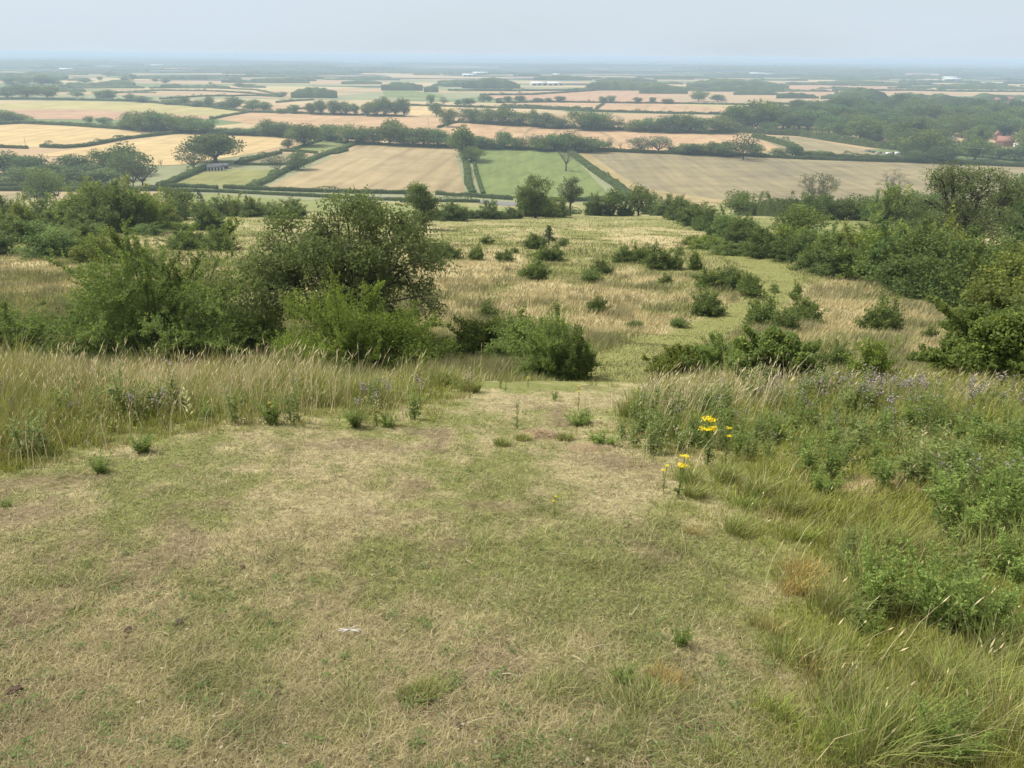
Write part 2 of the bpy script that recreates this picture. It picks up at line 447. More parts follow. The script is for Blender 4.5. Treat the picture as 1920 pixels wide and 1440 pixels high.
# ------------------------------------------------------------------ fields
def mat_field(name, c1, c2, ang=0.0, stripe=9.0, amt=0.35, patch=0.012):
    c1 = tuple(x*.80 for x in c1); c2 = tuple(x*.87 for x in c2)
    m = bpy.data.materials.new(name); m.use_nodes = True
    n = m.node_tree.nodes; l = m.node_tree.links
    p = n['Principled BSDF']; p.inputs['Roughness'].default_value = 0.95; p.inputs['Specular IOR Level'].default_value = 0.1
    ge = n.new('ShaderNodeNewGeometry')
    mp = n.new('ShaderNodeMapping'); mp.inputs['Rotation'].default_value = (0, 0, ang); mp.inputs['Scale'].default_value = (1/stripe, 1/(stripe*14), 1)
    l.new(ge.outputs['Position'], mp.inputs['Vector'])
    a = n.new('ShaderNodeTexNoise'); a.inputs['Scale'].default_value = 1.0; a.inputs['Detail'].default_value = 4
    l.new(mp.outputs['Vector'], a.inputs['Vector'])
    b = n.new('ShaderNodeTexNoise'); b.inputs['Scale'].default_value = patch; b.inputs['Detail'].default_value = 6; b.inputs['Roughness'].default_value = .6
    l.new(ge.outputs['Position'], b.inputs['Vector'])
    mm = n.new('ShaderNodeMix'); mm.data_type = 'FLOAT'; mm.inputs[0].default_value = amt
    l.new(b.outputs['Fac'], mm.inputs[2]); l.new(a.outputs['Fac'], mm.inputs[3])
    mr = n.new('ShaderNodeMapRange'); mr.inputs['From Min'].default_value = .36; mr.inputs['From Max'].default_value = .64
    l.new(mm.outputs[0], mr.inputs['Value'])
    mx = n.new('ShaderNodeMix'); mx.data_type = 'RGBA'
    mx.inputs[6].default_value = (*c1, 1); mx.inputs[7].default_value = (*c2, 1)
    l.new(mr.outputs['Result'], mx.inputs['Factor'])
    # drill lines and worn blotches
    m2 = n.new('ShaderNodeMapping'); m2.inputs['Rotation'].default_value = (0, 0, ang)
    l.new(ge.outputs['Position'], m2.inputs['Vector'])
    wv = n.new('ShaderNodeTexWave'); wv.inputs['Scale'].default_value = 0.013; wv.inputs['Distortion'].default_value = 1.2; wv.inputs['Detail'].default_value = 2; wv.inputs['Detail Scale'].default_value = .3
    l.new(m2.outputs['Vector'], wv.inputs['Vector'])
    w1 = n.new('ShaderNodeMapRange'); w1.inputs['From Min'].default_value = .0; w1.inputs['From Max'].default_value = .12; w1.inputs['To Min'].default_value = .86; w1.inputs['To Max'].default_value = 1
    l.new(wv.outputs['Fac'], w1.inputs['Value'])
    b2 = n.new('ShaderNodeTexNoise'); b2.inputs['Scale'].default_value = .035; b2.inputs['Detail'].default_value = 7; b2.inputs['Roughness'].default_value = .7
    l.new(ge.outputs['Position'], b2.inputs['Vector'])
    w2 = n.new('ShaderNodeMapRange'); w2.inputs['From Min'].default_value = .35; w2.inputs['From Max'].default_value = .65; w2.inputs['To Min'].default_value = .84; w2.inputs['To Max'].default_value = 1.08
    l.new(b2.outputs['Fac'], w2.inputs['Value'])
    mu = n.new('ShaderNodeMath'); mu.operation = 'MULTIPLY'; l.new(w1.outputs['Result'], mu.inputs[0]); l.new(w2.outputs['Result'], mu.inputs[1])
    vs = n.new('ShaderNodeVectorMath'); vs.operation = 'SCALE'; l.new(mx.outputs[2], vs.inputs[0]); l.new(mu.outputs[0], vs.inputs['Scale'])
    l.new(vs.outputs[0], p.inputs['Base Color'])
    return m
FM = dict(
    tan=mat_field('field_tan', (0.315, 0.25, 0.14), (0.42, 0.335, 0.195), 0.1, 7, .45),
    wheat=mat_field('field_wheat', (0.43, 0.29, 0.165), (0.53, 0.37, 0.22), 0.5, 10, .4),
    pink=mat_field('field_pink', (0.42, 0.27, 0.17), (0.50, 0.33, 0.21), 0.2, 10, .3),
    straw=mat_field('field_straw', (0.50, 0.37, 0.18), (0.62, 0.48, 0.25), 1.35, 12, .6),
    lime=mat_field('field_lime', (0.36, 0.34, 0.14), (0.50, 0.42, 0.19), 1.3, 12, .5),
    green=mat_field('field_green', (0.15, 0.20, 0.062), (0.205, 0.25, 0.085), 0.35, 4, .5),
    paddock=mat_field('field_paddock', (0.19, 0.215, 0.07), (0.29, 0.28, 0.11), 1.1, 5, .5, .03),
    grey=mat_field('field_grey', (0.215, 0.188, 0.125), (0.32, 0.27, 0.15), 1.45, 5, .55),
    dun=mat_field('field_dun', (0.27, 0.235, 0.14), (0.36, 0.30, 0.175), 1.2, 7, .5),
    yellow=mat_field('field_yellow', (0.31, 0.25, 0.125), (0.40, 0.32, 0.165), 1.5, 6, .5),
    road=mat_plain('asphalt', (0.16, 0.16, 0.16), .9, .2, 2),
    mead=mat_field('field_meadow', (0.20, 0.24, 0.085), (0.26, 0.27, 0.10), 0.9, 6, .5, .03),
)
import bmesh
def sheet(name, poly, mat, lift=0.06, seg=14.0, label=None):
    P = G([q[0] for q in poly], [q[1] for q in poly])
    bm = bmesh.new()
    vs = [bm.verts.new((a[0], a[1], 0)) for a in P]
    bm.faces.new(vs)
    if P[:, 1].min() < 620:
        for axis in (0, 1):
            lo, hi = P[:, axis].min(), P[:, axis].max()
            for c in np.arange(lo+seg, hi, seg):
                co = [0, 0, 0]; no = [0, 0, 0]; co[axis] = c; no[axis] = 1
                bmesh.ops.bisect_plane(bm, geom=bm.verts[:]+bm.edges[:]+bm.faces[:], plane_co=co, plane_no=no)
    xs = np.array([v.co.x for v in bm.verts]); ys = np.array([v.co.y for v in bm.verts])
    zs = H(xs, ys)
    for v, z in zip(bm.verts, zs): v.co.z = z+lift
    bmesh.ops.triangulate(bm, faces=bm.faces[:])
    bmesh.ops.recalc_face_normals(bm, faces=bm.faces[:])
    me = bpy.data.meshes.new(name); bm.to_mesh(me); bm.free(); me.materials.append(mat)
    o = obj_of(name, me); tag(o, label, None, kind='structure')
    return o
FIELDS = [
 ('tan', [(496, 352), (675, 270), (852, 276), (873, 364), (760, 360), (620, 359)], 'mown tan field left of the bright green field'),
 ('green', [(888, 277), (975, 279), (1066, 284), (1140, 362), (1150, 373), (963, 371), (903, 364)], 'bright green field in the middle of the plain'),
 ('yellow', [(1078, 285), (1110, 286), (1215, 352), (1500, 375), (1500, 390), (1230, 376), (1175, 362)], 'yellow margin of the large grey field'),
 ('grey', [(1100, 286), (1395, 292), (1700, 304), (2000, 318), (2000, 392), (1700, 392), (1480, 384), (1330, 372), (1200, 352)], 'large grey brown field on the right'),
 ('paddock', [(325, 347), (372, 325), (430, 318), (514, 318), (528, 324), (466, 350), (400, 350)], 'green paddock beside the white stable'),
 ('dun', [(452, 308), (520, 290), (537, 287), (598, 290), (615, 288), (548, 308)], 'small dun paddock behind the stable'),
 ('mead', [(575, 266), (662, 266), (668, 270), (622, 286), (545, 279)], 'small green field under the tree belt'),
 ('straw', [(58, 294), (130, 282), (230, 266), (352, 251), (430, 255), (535, 259), (552, 270), (460, 291), (340, 309), (290, 311), (165, 293)], 'straw coloured field behind the oak'),
 ('straw', [(-160, 232), (0, 232), (40, 232), (200, 240), (330, 248), (352, 249), (200, 264), (78, 276), (0, 275), (-160, 275)], 'pale straw field on the far left'),
 ('lime', [(-160, 197), (0, 194), (130, 189), (300, 194), (433, 204), (462, 211), (400, 218), (300, 212), (140, 205), (0, 207), (-160, 212)], 'pale lime field on the far left'),
 ('pink', [(10, 206), (140, 206), (300, 213), (400, 219), (390, 223), (240, 225), (60, 223)], 'pinkish ploughed field on the left'),
 ('wheat', [(405, 224), (475, 213), (640, 217), (820, 222), (828, 240), (720, 246), (600, 246), (500, 236)], 'orange tan wheat field behind the tree belt'),
 ('wheat', [(822, 243), (865, 229), (1075, 238), (1280, 246), (1370, 252), (1420, 262), (1456, 286), (1350, 288), (1180, 283), (1000, 270), (850, 262)], 'orange tan field with curved wheel tracks'),
 ('dun', [(1420, 255), (1500, 257), (1620, 280), (1655, 292), (1560, 293), (1485, 290)], 'dun field with parked cars at its corner'),
 ('straw', [(763, 198), (800, 197), (858, 201), (865, 214), (770, 218)], 'small yellow field among the hedges'),
 ('lime', [(1270, 196), (1440, 192), (1570, 193), (1570, 199), (1362, 201)], 'pale strip beyond the village wood'),
 ('wheat', [(935, 194), (1030, 192), (1130, 193), (1125, 204), (1010, 199)], 'tan strip with a hedge in front'),
 ('pink', [(900, 178), (1060, 172), (1200, 170), (1285, 192), (1100, 190), (930, 185)], 'broad pinkish field under the far wood'),
 ('wheat', [(1120, 205), (1132, 195), (1290, 194), (1362, 199), (1364, 214), (1280, 214)], 'tan field with a few tramlines'),
 ('green', [(717, 171), (770, 170), (830, 178), (832, 184), (760, 183), (722, 182)], 'dull green field beside the far wood'),
 ('mead', [(800, 167), (900, 168), (1110, 166), (1090, 169), (860, 172)], 'green strip in front of the far plantation'),
 ('straw', [(1443, 194), (1570, 196), (1730, 198), (1700, 206), (1560, 204), (1445, 200)], 'pale yellow strip behind the village'),
 ('straw', [(1760, 196), (1840, 197), (2000, 202), (2000, 210), (1800, 206)], 'straw strip by the blue roofed barns'),
 ('mead', [(1560, 206), (1700, 208), (1800, 210), (1800, 214), (1600, 211)], 'green strip behind the village trees'),
 ('pink', [(1480, 158), (1600, 158), (1720, 160), (1680, 172), (1540, 178), (1470, 176)], 'broad pinkish field beyond the far lane'),
 ('mead', [(270, 366), (400, 364), (500, 372), (640, 379), (780, 384), (960, 391), (990, 400), (930, 411), (830, 413), (600, 398), (500, 392), (350, 384)], 'green meadow below the road'),
 ('paddock', [(-160, 345), (0, 346), (200, 349), (300, 349), (300, 356), (120, 356), (-160, 354)], 'narrow green strip between two hedges'),
 ('dun', [(-160, 360), (0, 362), (70, 364), (30, 380), (-160, 384)], 'pale meadow corner on the left'),
 ('mead', [(1375, 408), (1480, 406), (1650, 411), (1720, 424), (1640, 450), (1500, 460), (1430, 436)], 'mown meadow behind the right hedge'),
 ('road', [(300, 354), (420, 356), (640, 366), (870, 374), (960, 380), (1000, 382), (1000, 387), (950, 386), (870, 378), (640, 370), (420, 359), (300, 357)], 'grey lane between two hedges'),
]
for k, (m, poly, lb) in enumerate(FIELDS):
    sheet('lane' if m == 'road' else 'field', poly, FM[m], 0.08+0.05*(k % 4), label=lb)
# wheel tracks in the orange field
M_TRACK = mat_plain('wheel_track', (0.20, 0.17, 0.09), .95, .2, .1)
TR = [[(929, 262), (930, 254), (938, 246), (952, 239)], [(983, 262), (984, 252), (992, 243), (1002, 238)], [(1035, 264), (1036, 254), (1044, 246), (1054, 241)],
      [(1096, 262), (1088, 256), (1082, 246), (1084, 242)], [(1158, 272), (1150, 262), (1136, 252), (1122, 246)],
      [(1208, 207), (1210, 202), (1218, 197)], [(1244, 208), (1245, 203), (1250, 198)], [(1282, 212), (1284, 206), (1290, 200)], [(1318, 212), (1322, 206), (1328, 201)]]
for t in TR:
    q = G([a[0] for a in t], [a[1] for a in t])
    s = np.linspace(0, 1, 24); tt = np.linspace(0, 1, len(t))
    cx = np.interp(s, tt, q[:, 0]); cy = np.interp(s, tt, q[:, 1])
    for _ in range(3): cx[1:-1] = (cx[:-2]+cx[2:])/2; cy[1:-1] = (cy[:-2]+cy[2:])/2
    T = unit(np.stack([np.gradient(cx), np.gradient(cy)], 1)); Nn = np.stack([-T[:, 1], T[:, 0]], 1)
    VV = []; FF = []
    for k, off in enumerate((-1.3, 1.3)):
        a = np.stack([cx, cy], 1)+Nn*(off-0.45); b = np.stack([cx, cy], 1)+Nn*(off+0.45)
        VV += [np.c_[a, np.full(24, -79.72)], np.c_[b, np.full(24, -79.72)]]
        i = np.arange(23)+k*48; FF.append(np.stack([i, i+24, i+25, i+1], 1))
    o = mesh_np('wheel_track', np.concatenate(VV), [np.concatenate(FF)], None, M_TRACK); tag(o, 'dark double wheel track in the orange field', None, kind='structure')
# ------------------------------------------------------------------ tree and shrub makers
LG = np.array([0.145, 0.20, 0.058])      # mid foliage green
def leafcols(n, r, base, var=0.25, yel=0.12):
    b = np.asarray(base)*(1+var*(r.random((n, 1))*2-1))
    b = b*(1+yel*(r.random((n, 1))-.5)*np.array([[1.6, 0.6, -0.6]]))
    return np.clip(b, 0.004, 1)
def far_crown(seed, nclump=20, per=120, shape='round', base=LG, leaf=0.055, zlo=0.12, gap=0.0):
    """crown of leaf clumps in a unit tree (height 1, spread 1)"""
    r = np.random.default_rng(seed); C = []; A = []; N = []; K = []; S = []
    zc = (zlo+1)/2; rz = (1-zlo)/2
    for k in range(nclump):
        d = rdir(1, r)[0]
        if shape == 'oak': d[2] = max(d[2], -.55)
        q = r.uniform(0.35, 0.78)
        rad = r.uniform(0.13, 0.21)
        c = np.array([d[0]*0.5*q, d[1]*0.5*q, zc+d[2]*rz*q])
        if shape == 'cone':
            t = r.random()**0.8; w = 0.42*(1-t)+0.04
            a = r.random()*6.28; c = np.array([math.cos(a)*w*.75, math.sin(a)*w*.75, zlo+t*(0.97-zlo)]); rad = 0.10*(1-t)+0.05
        if shape == 'dome': c[2] = max(0.1, c[2]*0.9-0.02)
        m = int(per*(rad/0.17)**2)
        e = rdir(m, r)
        if shape == 'cone': sc = np.array([1.4, 1.4, 0.7])
        else: sc = np.array([1.15, 1.15, 0.85])
        p_ = c+e*rad*sc*(r.random((m, 1))**0.35)
        C.append(p_); N.append(unit(e+rdir(m, r)*0.8)); A.append(rdir(m, r))
        tone = r.uniform(0.72, 1.3)
        K.append(leafcols(m, r, np.array(base)*tone)); S.append(leaf*r.uniform(0.6, 1.35, m))
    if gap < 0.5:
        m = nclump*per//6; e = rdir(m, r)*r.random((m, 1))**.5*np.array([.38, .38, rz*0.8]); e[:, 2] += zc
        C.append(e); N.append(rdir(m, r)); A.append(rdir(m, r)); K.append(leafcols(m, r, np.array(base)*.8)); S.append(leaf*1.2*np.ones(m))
    C = np.concatenate(C); N = np.concatenate(N); A = np.concatenate(A); K = np.concatenate(K); S = np.concatenate(S)
    ok = C[:, 2] > 0.015
    C, N, A, K, S = C[ok], N[ok], A[ok], K[ok], S[ok]
    C = C-np.array([np.median(C[:, 0]), np.median(C[:, 1]), 0])
    C[:, :2] *= 0.5/np.percentile(np.abs(C[:, :2]), 97)
    C[:, 2] *= 0.98/np.percentile(C[:, 2], 99.3)
    return quads(C, A, N, S, S*0.72, K)
def limb_paths(seed, n=7, z0=0.0, fork=0.25, top=0.85, spread=0.38, r0=0.03, sub=3):
    r = np.random.default_rng(seed); P = []
    t = np.linspace(0, 1, 5)[:, None]
    lean = r.normal(size=2)*0.02
    trunk = np.concatenate([t*lean, z0+t*(fork-z0)], 1); trunk[1:-1, :2] += r.normal(size=(3, 2))*0.006
    P.append((trunk, r0*(1.25-0.35*t[:, 0])))
    for k in range(n):
        a = k/n*6.283+r.uniform(-.4, .4); q = r.uniform(0.55, 1)
        end = np.array([math.cos(a)*spread*q, math.sin(a)*spread*q, r.uniform(fork+(top-fork)*.45, top)])
        s0 = np.array([lean[0], lean[1], fork*r.uniform(0.75, 1.0)])
        u = np.linspace(0, 1, 6)[:, None]
        mid = (s0+end)/2+np.array([math.cos(a), math.sin(a), 0])*0.05+r.normal(size=3)*0.02
        path = (1-u)**2*s0+2*u*(1-u)*mid+u*u*end
        P.append((path, r0*0.6*(1-0.85*u[:, 0])))
        for j in range(sub):
            b = r.uniform(.35, .85); s1 = (1-b)**2*s0+2*b*(1-b)*mid+b*b*end
            e1 = s1+rdir(1, r)[0]*np.array([.16, .16, .1])+np.array([0, 0, .07])
            w = np.linspace(0, 1, 4)[:, None]
            P.append((s1*(1-w)+e1*w+np.sin(w*3.1)*r.normal(size=3)*.012, r0*0.25*(1-.8*w[:, 0])))
    return P
def trunk_mesh(name, paths, sides=5, base=(0.085, 0.07, 0.052)):
    V, Fq = tubes(paths, sides)
    return mesh_np(name, V, [Fq], bark_cols(V, base), M_BARK, link=False, smooth=True)
class Proto:
    def __init__(s, parts): s.parts = parts            # list of (name, mesh)
def far_tree(seed, **kw):
    lim = kw.pop('limbs', dict()); nm = kw.pop('crown_name', 'crown')
    v, f, c = far_crown(seed, **kw)
    cm = mesh_np('crown', v, [f], c, M_LEAF, link=False)
    tm = trunk_mesh('trunk', limb_paths(seed+900, **lim))
    return Proto([('trunk', tm), (nm, cm)])
PR = {}
PR['round'] = [far_tree(s, nclump=22, per=125, zlo=0.0, base=LG*np.array(t)) for s, t in ((1, (.8, .86, .95)), (2, (1.15, 1.12, .95)), (3, (.62, .7, .85)), (4, (.95, .95, 1.0)), (5, (.85, 1.0, 1.1)), (6, (1.05, .98, .9)))]
PR['tall'] = [far_tree(s, nclump=22, per=125, zlo=0.05, base=LG*t, limbs=dict(fork=.16)) for s, t in ((11, 1.0), (12, .85), (13, 1.12))]
PR['open'] = [far_tree(s, nclump=20, per=60, zlo=0.10, base=np.array([.10, .125, .055]), gap=1, leaf=.05, shape='oak', limbs=dict(fork=.16, n=11, sub=6, r0=.022, spread=.44)) for s in (21, 22, 23)]
PR['oak'] = [far_tree(s, nclump=28, per=140, zlo=0.13, base=LG*.72, shape='oak', gap=1, limbs=dict(fork=.2, n=11, r0=.04, spread=.45)) for s in (31, 32)]
PR['bush'] = [far_tree(s, nclump=16, per=120, zlo=-0.15, base=LG*t, shape='dome', leaf=.07, crown_name='foliage', limbs=dict(fork=.12, n=5, top=.7)) for s, t in ((41, .95), (42, 1.1), (43, .85))]
PR['conifer'] = [far_tree(s, nclump=60, per=110, zlo=0.08, base=np.array([.045, .07, .035]), shape='cone', gap=1, leaf=.05, limbs=dict(fork=.6, n=5, spread=.15, top=.9)) for s in (51, 52)]
PR['pale'] = [far_tree(s, nclump=20, per=90, zlo=0.03, base=np.array([.20, .215, .13]), leaf=.05, gap=1, limbs=dict(fork=.2, n=8)) for s in (61, 62)]
def dead_paths(seed):
    r = np.random.default_rng(seed); P = limb_paths(seed, n=9, fork=.35, top=1.0, spread=.45, r0=.028, sub=9)
    return P
PR['dead'] = [Proto([('trunk', trunk_mesh('trunk', dead_paths(s), base=(.16, .14, .12)))]) for s in (71, 72)]

UNSEEN_MARGIN = 260
def place(kind, px, py, hpx, wpx, label, group=None, name=None, cat=None, var=None, rz=None, zoff=-0.02, r=random.Random(3)):
    p = g1(px, py)
    if np.isnan(p[0]): return None
    h = top_height(p, hpx); w = wpx*depth(p)/F*(1.2 if p[1] > 480 else 1.0)
    pr = PR[kind][r.randrange(len(PR[kind])) if var is None else var % len(PR[kind])]
    nm = name or {'bush': 'shrub', 'thicket': 'shrub', 'yellow': 'shrub', 'conifer': 'conifer_tree', 'dead': 'bare_tree', 'oak': 'oak_tree', 'shrub': 'shrub'}.get(kind, 'tree')
    e = empty(nm, (p[0], p[1], p[2]+zoff*h), r.random()*6.28 if rz is None else rz, (w, w, h*(1-zoff)))
    tag(e, label, cat or ('shrub' if nm == 'shrub' else 'tree'), group)
    for n_, me in pr.parts: obj_of(n_, me, e)
    return e
ORD = ['first', 'second', 'third', 'fourth', 'fifth', 'sixth', 'seventh', 'eighth', 'ninth', 'tenth', 'eleventh', 'twelfth', 'thirteenth', 'fourteenth', 'fifteenth', 'sixteenth', 'seventeenth', 'eighteenth', 'nineteenth', 'twentieth',
       'twenty-first', 'twenty-second', 'twenty-third', 'twenty-fourth', 'twenty-fifth', 'twenty-sixth', 'twenty-seventh', 'twenty-eighth']
ADJ = {'round': 'rounded dark green tree', 'tall': 'tall leafy tree', 'open': 'thin crowned tree', 'oak': 'broad spreading tree', 'bush': 'low bushy shrub', 'conifer': 'dark pointed conifer', 'pale': 'pale silvery leaved tree', 'dead': 'bare grey tree', 'shrub': 'spiky green shrub'}
def row(where, items, kind='round'):
    items = sorted(items, key=lambda t: t[0])
    for k, it in enumerate(items):
        kd = it[4] if len(it) > 4 else kind
        place(kd, it[0], it[1], it[2], it[3], '%s, %s from the left in the %s' % (ADJ[kd], ORD[k], where), 'trees in the '+where)

# hedges -------------------------------------------------------------
def hedge(line, hpx_or_m, label, w=2.2, ragged=0.36, base=LG*0.9, step=None, name='hedge'):
    P = G([a[0] for a in line], [a[1] for a in line])
    h = hpx_or_m
    seg = np.linalg.norm(np.diff(P[:, :2], axis=0), axis=1); cum = np.concatenate([[0], np.cumsum(seg)]); L = cum[-1]
    r = np.random.default_rng(int(line[0][0]*7+line[0][1]*13) % 9999)
    d = float(np.median(P[:, 1])); ls = max(0.35, d*0.0011)
    n = int(min(26000, L*(h*2+w)*1.5/(ls*ls)*0.9))
    s = r.random(n)*L
    cx = np.interp(s, cum, P[:, 0]); cy = np.interp(s, cum, P[:, 1])
    tx = np.interp(s+1, cum, P[:, 0])-np.interp(s-1, cum, P[:, 0]); ty = np.interp(s+1, cum, P[:, 1])-np.interp(s-1, cum, P[:, 1])
    T = unit(np.stack([tx, ty], 1)); Nn = np.stack([-T[:, 1], T[:, 0]], 1)
    hh = h*(1-ragged+2*ragged*fbm(s/7, s*0+3, int(L) % 17, 3))*(1+.7*sstep(.72, .85, vnoise(s/11, s*0+5, int(L) % 29)))
    ww = w*(0.8+0.4*fbm(s/9, s*0+8, int(L) % 13, 2))
    # walk round the arch section
    a = r.random(n)*math.pi; q = r.uniform(0.86, 1.02, n)
    u = np.sign(np.cos(a))*np.abs(np.cos(a))**0.55*ww/2*q; z = np.abs(np.sin(a))**0.55*hh*q
    x = cx+Nn[:, 0]*u; y = cy+Nn[:, 1]*u
    C = np.stack([x, y, H(x, y)+z], 1)
    No = np.stack([Nn[:, 0]*np.cos(a), Nn[:, 1]*np.cos(a), np.sin(a)], 1)+rdir(n, r)*0.6
    tone = 0.7+0.6*fbm(s/5, a*0.5, 3, 2)
    v, f, c = quads(C, rdir(n, r), unit(No), ls*r.uniform(.8, 1.5, n), ls*r.uniform(.6, 1.0, n), leafcols(n, r, base)*tone[:, None])
    A = Acc(); A.add(v, f, c)
    # dense inner wood of the hedge
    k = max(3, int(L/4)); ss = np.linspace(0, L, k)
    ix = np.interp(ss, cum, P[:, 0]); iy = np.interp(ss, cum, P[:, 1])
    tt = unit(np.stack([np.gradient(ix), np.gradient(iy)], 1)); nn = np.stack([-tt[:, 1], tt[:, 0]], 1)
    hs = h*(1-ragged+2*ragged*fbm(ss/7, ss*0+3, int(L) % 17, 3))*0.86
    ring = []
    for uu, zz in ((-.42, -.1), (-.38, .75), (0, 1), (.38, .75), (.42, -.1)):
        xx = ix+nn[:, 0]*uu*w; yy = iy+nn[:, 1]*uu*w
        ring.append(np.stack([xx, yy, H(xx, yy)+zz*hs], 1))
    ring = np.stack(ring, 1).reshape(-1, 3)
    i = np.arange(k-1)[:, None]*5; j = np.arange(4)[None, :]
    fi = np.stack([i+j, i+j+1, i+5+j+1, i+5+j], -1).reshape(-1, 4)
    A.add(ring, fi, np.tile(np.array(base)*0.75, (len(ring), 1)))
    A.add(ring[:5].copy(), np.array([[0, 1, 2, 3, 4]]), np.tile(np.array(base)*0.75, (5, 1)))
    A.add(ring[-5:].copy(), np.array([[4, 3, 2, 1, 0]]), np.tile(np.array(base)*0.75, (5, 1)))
    o = A.build(name, M_LEAF); tag(o, label, 'hedge', 'field hedges')
    return o

# near shrubs with shoots ---------------------------------------------
def shoot_shrub(seed, W, Hh, nstem=40, leaf=0.06, nleaf=2500, base=LG, spread=80, stems_r=0.02, spiky=0.5, twig=0.16, yellow_top=0.25):
    """many shoots from the base; returns foliage mesh and stem mesh (metres)"""
    r = np.random.default_rng(seed)
    az = r.random(nstem)*2*np.pi; el = np.radians(90-spread*np.sqrt(r.random(nstem)))
    D = np.stack([np.cos(az)*np.cos(el), np.sin(az)*np.cos(el), np.sin(el)], 1)
    # ellipsoid reach
    Lr = 1/np.sqrt((D[:, 0]**2+D[:, 1]**2)/(W/2)**2+D[:, 2]**2/Hh**2)
    Lr = Lr*r.uniform(1-0.42, 1.0+0.12*spiky, nstem)*(0.8+0.4*vnoise(az*1.1+seed, el*2.2, seed % 50))
    base_p = np.stack([r.normal(size=nstem)*W*0.05, r.normal(size=nstem)*W*0.05, np.zeros(nstem)], 1)
    up = np.array([0, 0, 1.0])
    def stem(i, t):
        t = t[:, None]
        b = D[i]*t*Lr[i][:, None]
        bend = up*(t*(1-t))*Lr[i][:, None]*0.30+up*(-(t**3))*Lr[i][:, None]*0.05
        return base_p[i]+b+bend
    # twigs
    ntw = int(nstem*14)
    ti = r.integers(0, nstem, ntw); tt = 0.18+0.82*r.random(ntw)**0.75
    tp = stem(ti, tt)
    td = unit(rdir(ntw, r)*0.9+D[ti]*0.9+up*0.25)
    tl = np.maximum(twig*(W+Hh)/2*(0.5+r.random(ntw))*(1.15-tt*0.6), leaf*2)
    n = nleaf
    k = r.integers(0, ntw, n); s = r.random(n)
    P = tp[k]+td[k]*(s*tl[k])[:, None]+rdir(n, r)*leaf*0.7
    # some leaves along the leading shoots, for the spiky outline
    m = int(n*0.22); kk = r.integers(0, nstem, m); t2 = 0.55+0.5*r.random(m)
    P2 = stem(kk, t2)+rdir(m, r)*leaf*0.9
    # leafy body between the shoots
    nb = int(n*0.55); cc = rdir(26, r); cc[:, 2] = np.abs(cc[:, 2]); q = r.uniform(.45, .8, (26, 1))
    cc = cc*q*np.array([W/2, W/2, Hh]); cr_ = r.uniform(.16, .27, 26)
    ci = r.integers(0, 26, nb); e3 = rdir(nb, r)
    P3 = cc[ci]+e3*(cr_[ci, None]*np.array([W, W, Hh*1.1])*.62)*(r.random((nb, 1))**.4)
    P = np.concatenate([P, P2, P3]); ax = np.concatenate([td[k], D[kk], e3])
    sx_ = (W/2)/np.percentile(np.abs(P[:, :2]), 96.5); sz_ = Hh/np.percentile(P[:, 2], 98.8); SC = np.array([sx_, sx_, sz_]); P = P*SC
    P[:, 2] = np.where(P[:, 2] < 0.03, 0.03+np.abs(P[:, 2])*0.3, P[:, 2])
    N = unit(rdir(len(P), r)+up*0.5)
    A_ = unit(ax*0.7+rdir(len(P), r))
    hz = np.clip(P[:, 2]/Hh, 0, 1)
    clump = 0.75+0.5*fbm(P[:, 0]*2.2/W*2+P[:, 2], P[:, 1]*2.2/W*2, seed % 31, 2)
    K = leafcols(len(P), r, base)*clump[:, None]
    young = (r.random(len(P)) < yellow_top*hz)[:, None]
    K = np.where(young, K*np.array([1.55, 1.35, .9]), K)
    S = leaf*r.uniform(.7, 1.4, len(P))
    v, f, c = quads(P, A_, N, S, S*0.6, K)
    fol = mesh_np('foliage', v, [f], c, M_LEAF, link=False)
    paths = []
    for q in range(nstem):
        t = np.linspace(0, 1, 6); paths.append((stem(np.full(6, q), t), stems_r*(1.05-t)*W/2))
    for q in range(min(ntw, nstem*5)):
        w = np.linspace(0, 1, 3)[:, None]; paths.append((tp[q]+td[q]*w*tl[q], stems_r*0.28*W/2*(1.1-w[:, 0])))
    V, Fq = tubes([(a_*SC, b_) for a_, b_ in paths], 3)
    st = mesh_np('stem', V, [Fq], bark_cols(V, (0.09, 0.08, 0.055)), M_BARK, link=False, smooth=True)
    return fol, st
PR['shrub'] = []
for s in range(6):
    fo, st = shoot_shrub(200+s, 1.0, 1.0, nstem=46, leaf=0.058, nleaf=3600, base=LG*[1.0, 1.12, .9, 1.05, .95, .85][s], spread=[82, 70, 80, 60, 85, 76][s], stems_r=.022, spiky=1.2)
    PR['shrub'].append(Proto([('stem', st), ('foliage', fo)]))
PR['yellow'] = []
for s in range(3):
    fo, st = shoot_shrub(230+s, 1.0, 1.0, nstem=40, leaf=0.055, nleaf=4200, base=np.array([0.12, .165, .035]), spread=80, stems_r=.018)
    PR['yellow'].append(Proto([('stem', st), ('foliage', fo)]))
ADJ['yellow'] = 'yellow green leafy shrub'
PR['thicket'] = []
for s in range(7):
    fo, st = shoot_shrub(260+s, 1.0, 1.0, nstem=70, leaf=0.042, nleaf=9000, base=LG*np.array([[1.0, 1, 1], [.82, .86, .92], [1.25, 1.12, .95], [.9, .92, 1.0], [1.3, 1.28, 1.0], [.75, .82, .85], [1.05, 1.15, 1.3]][s]), spread=[86, 80, 86, 72, 86, 84, 88][s], stems_r=.012, spiky=.7)
    PR['thicket'].append(Proto([('stem', st), ('foliage', fo)]))
ADJ['thicket'] = 'dense leafy thicket shrub'
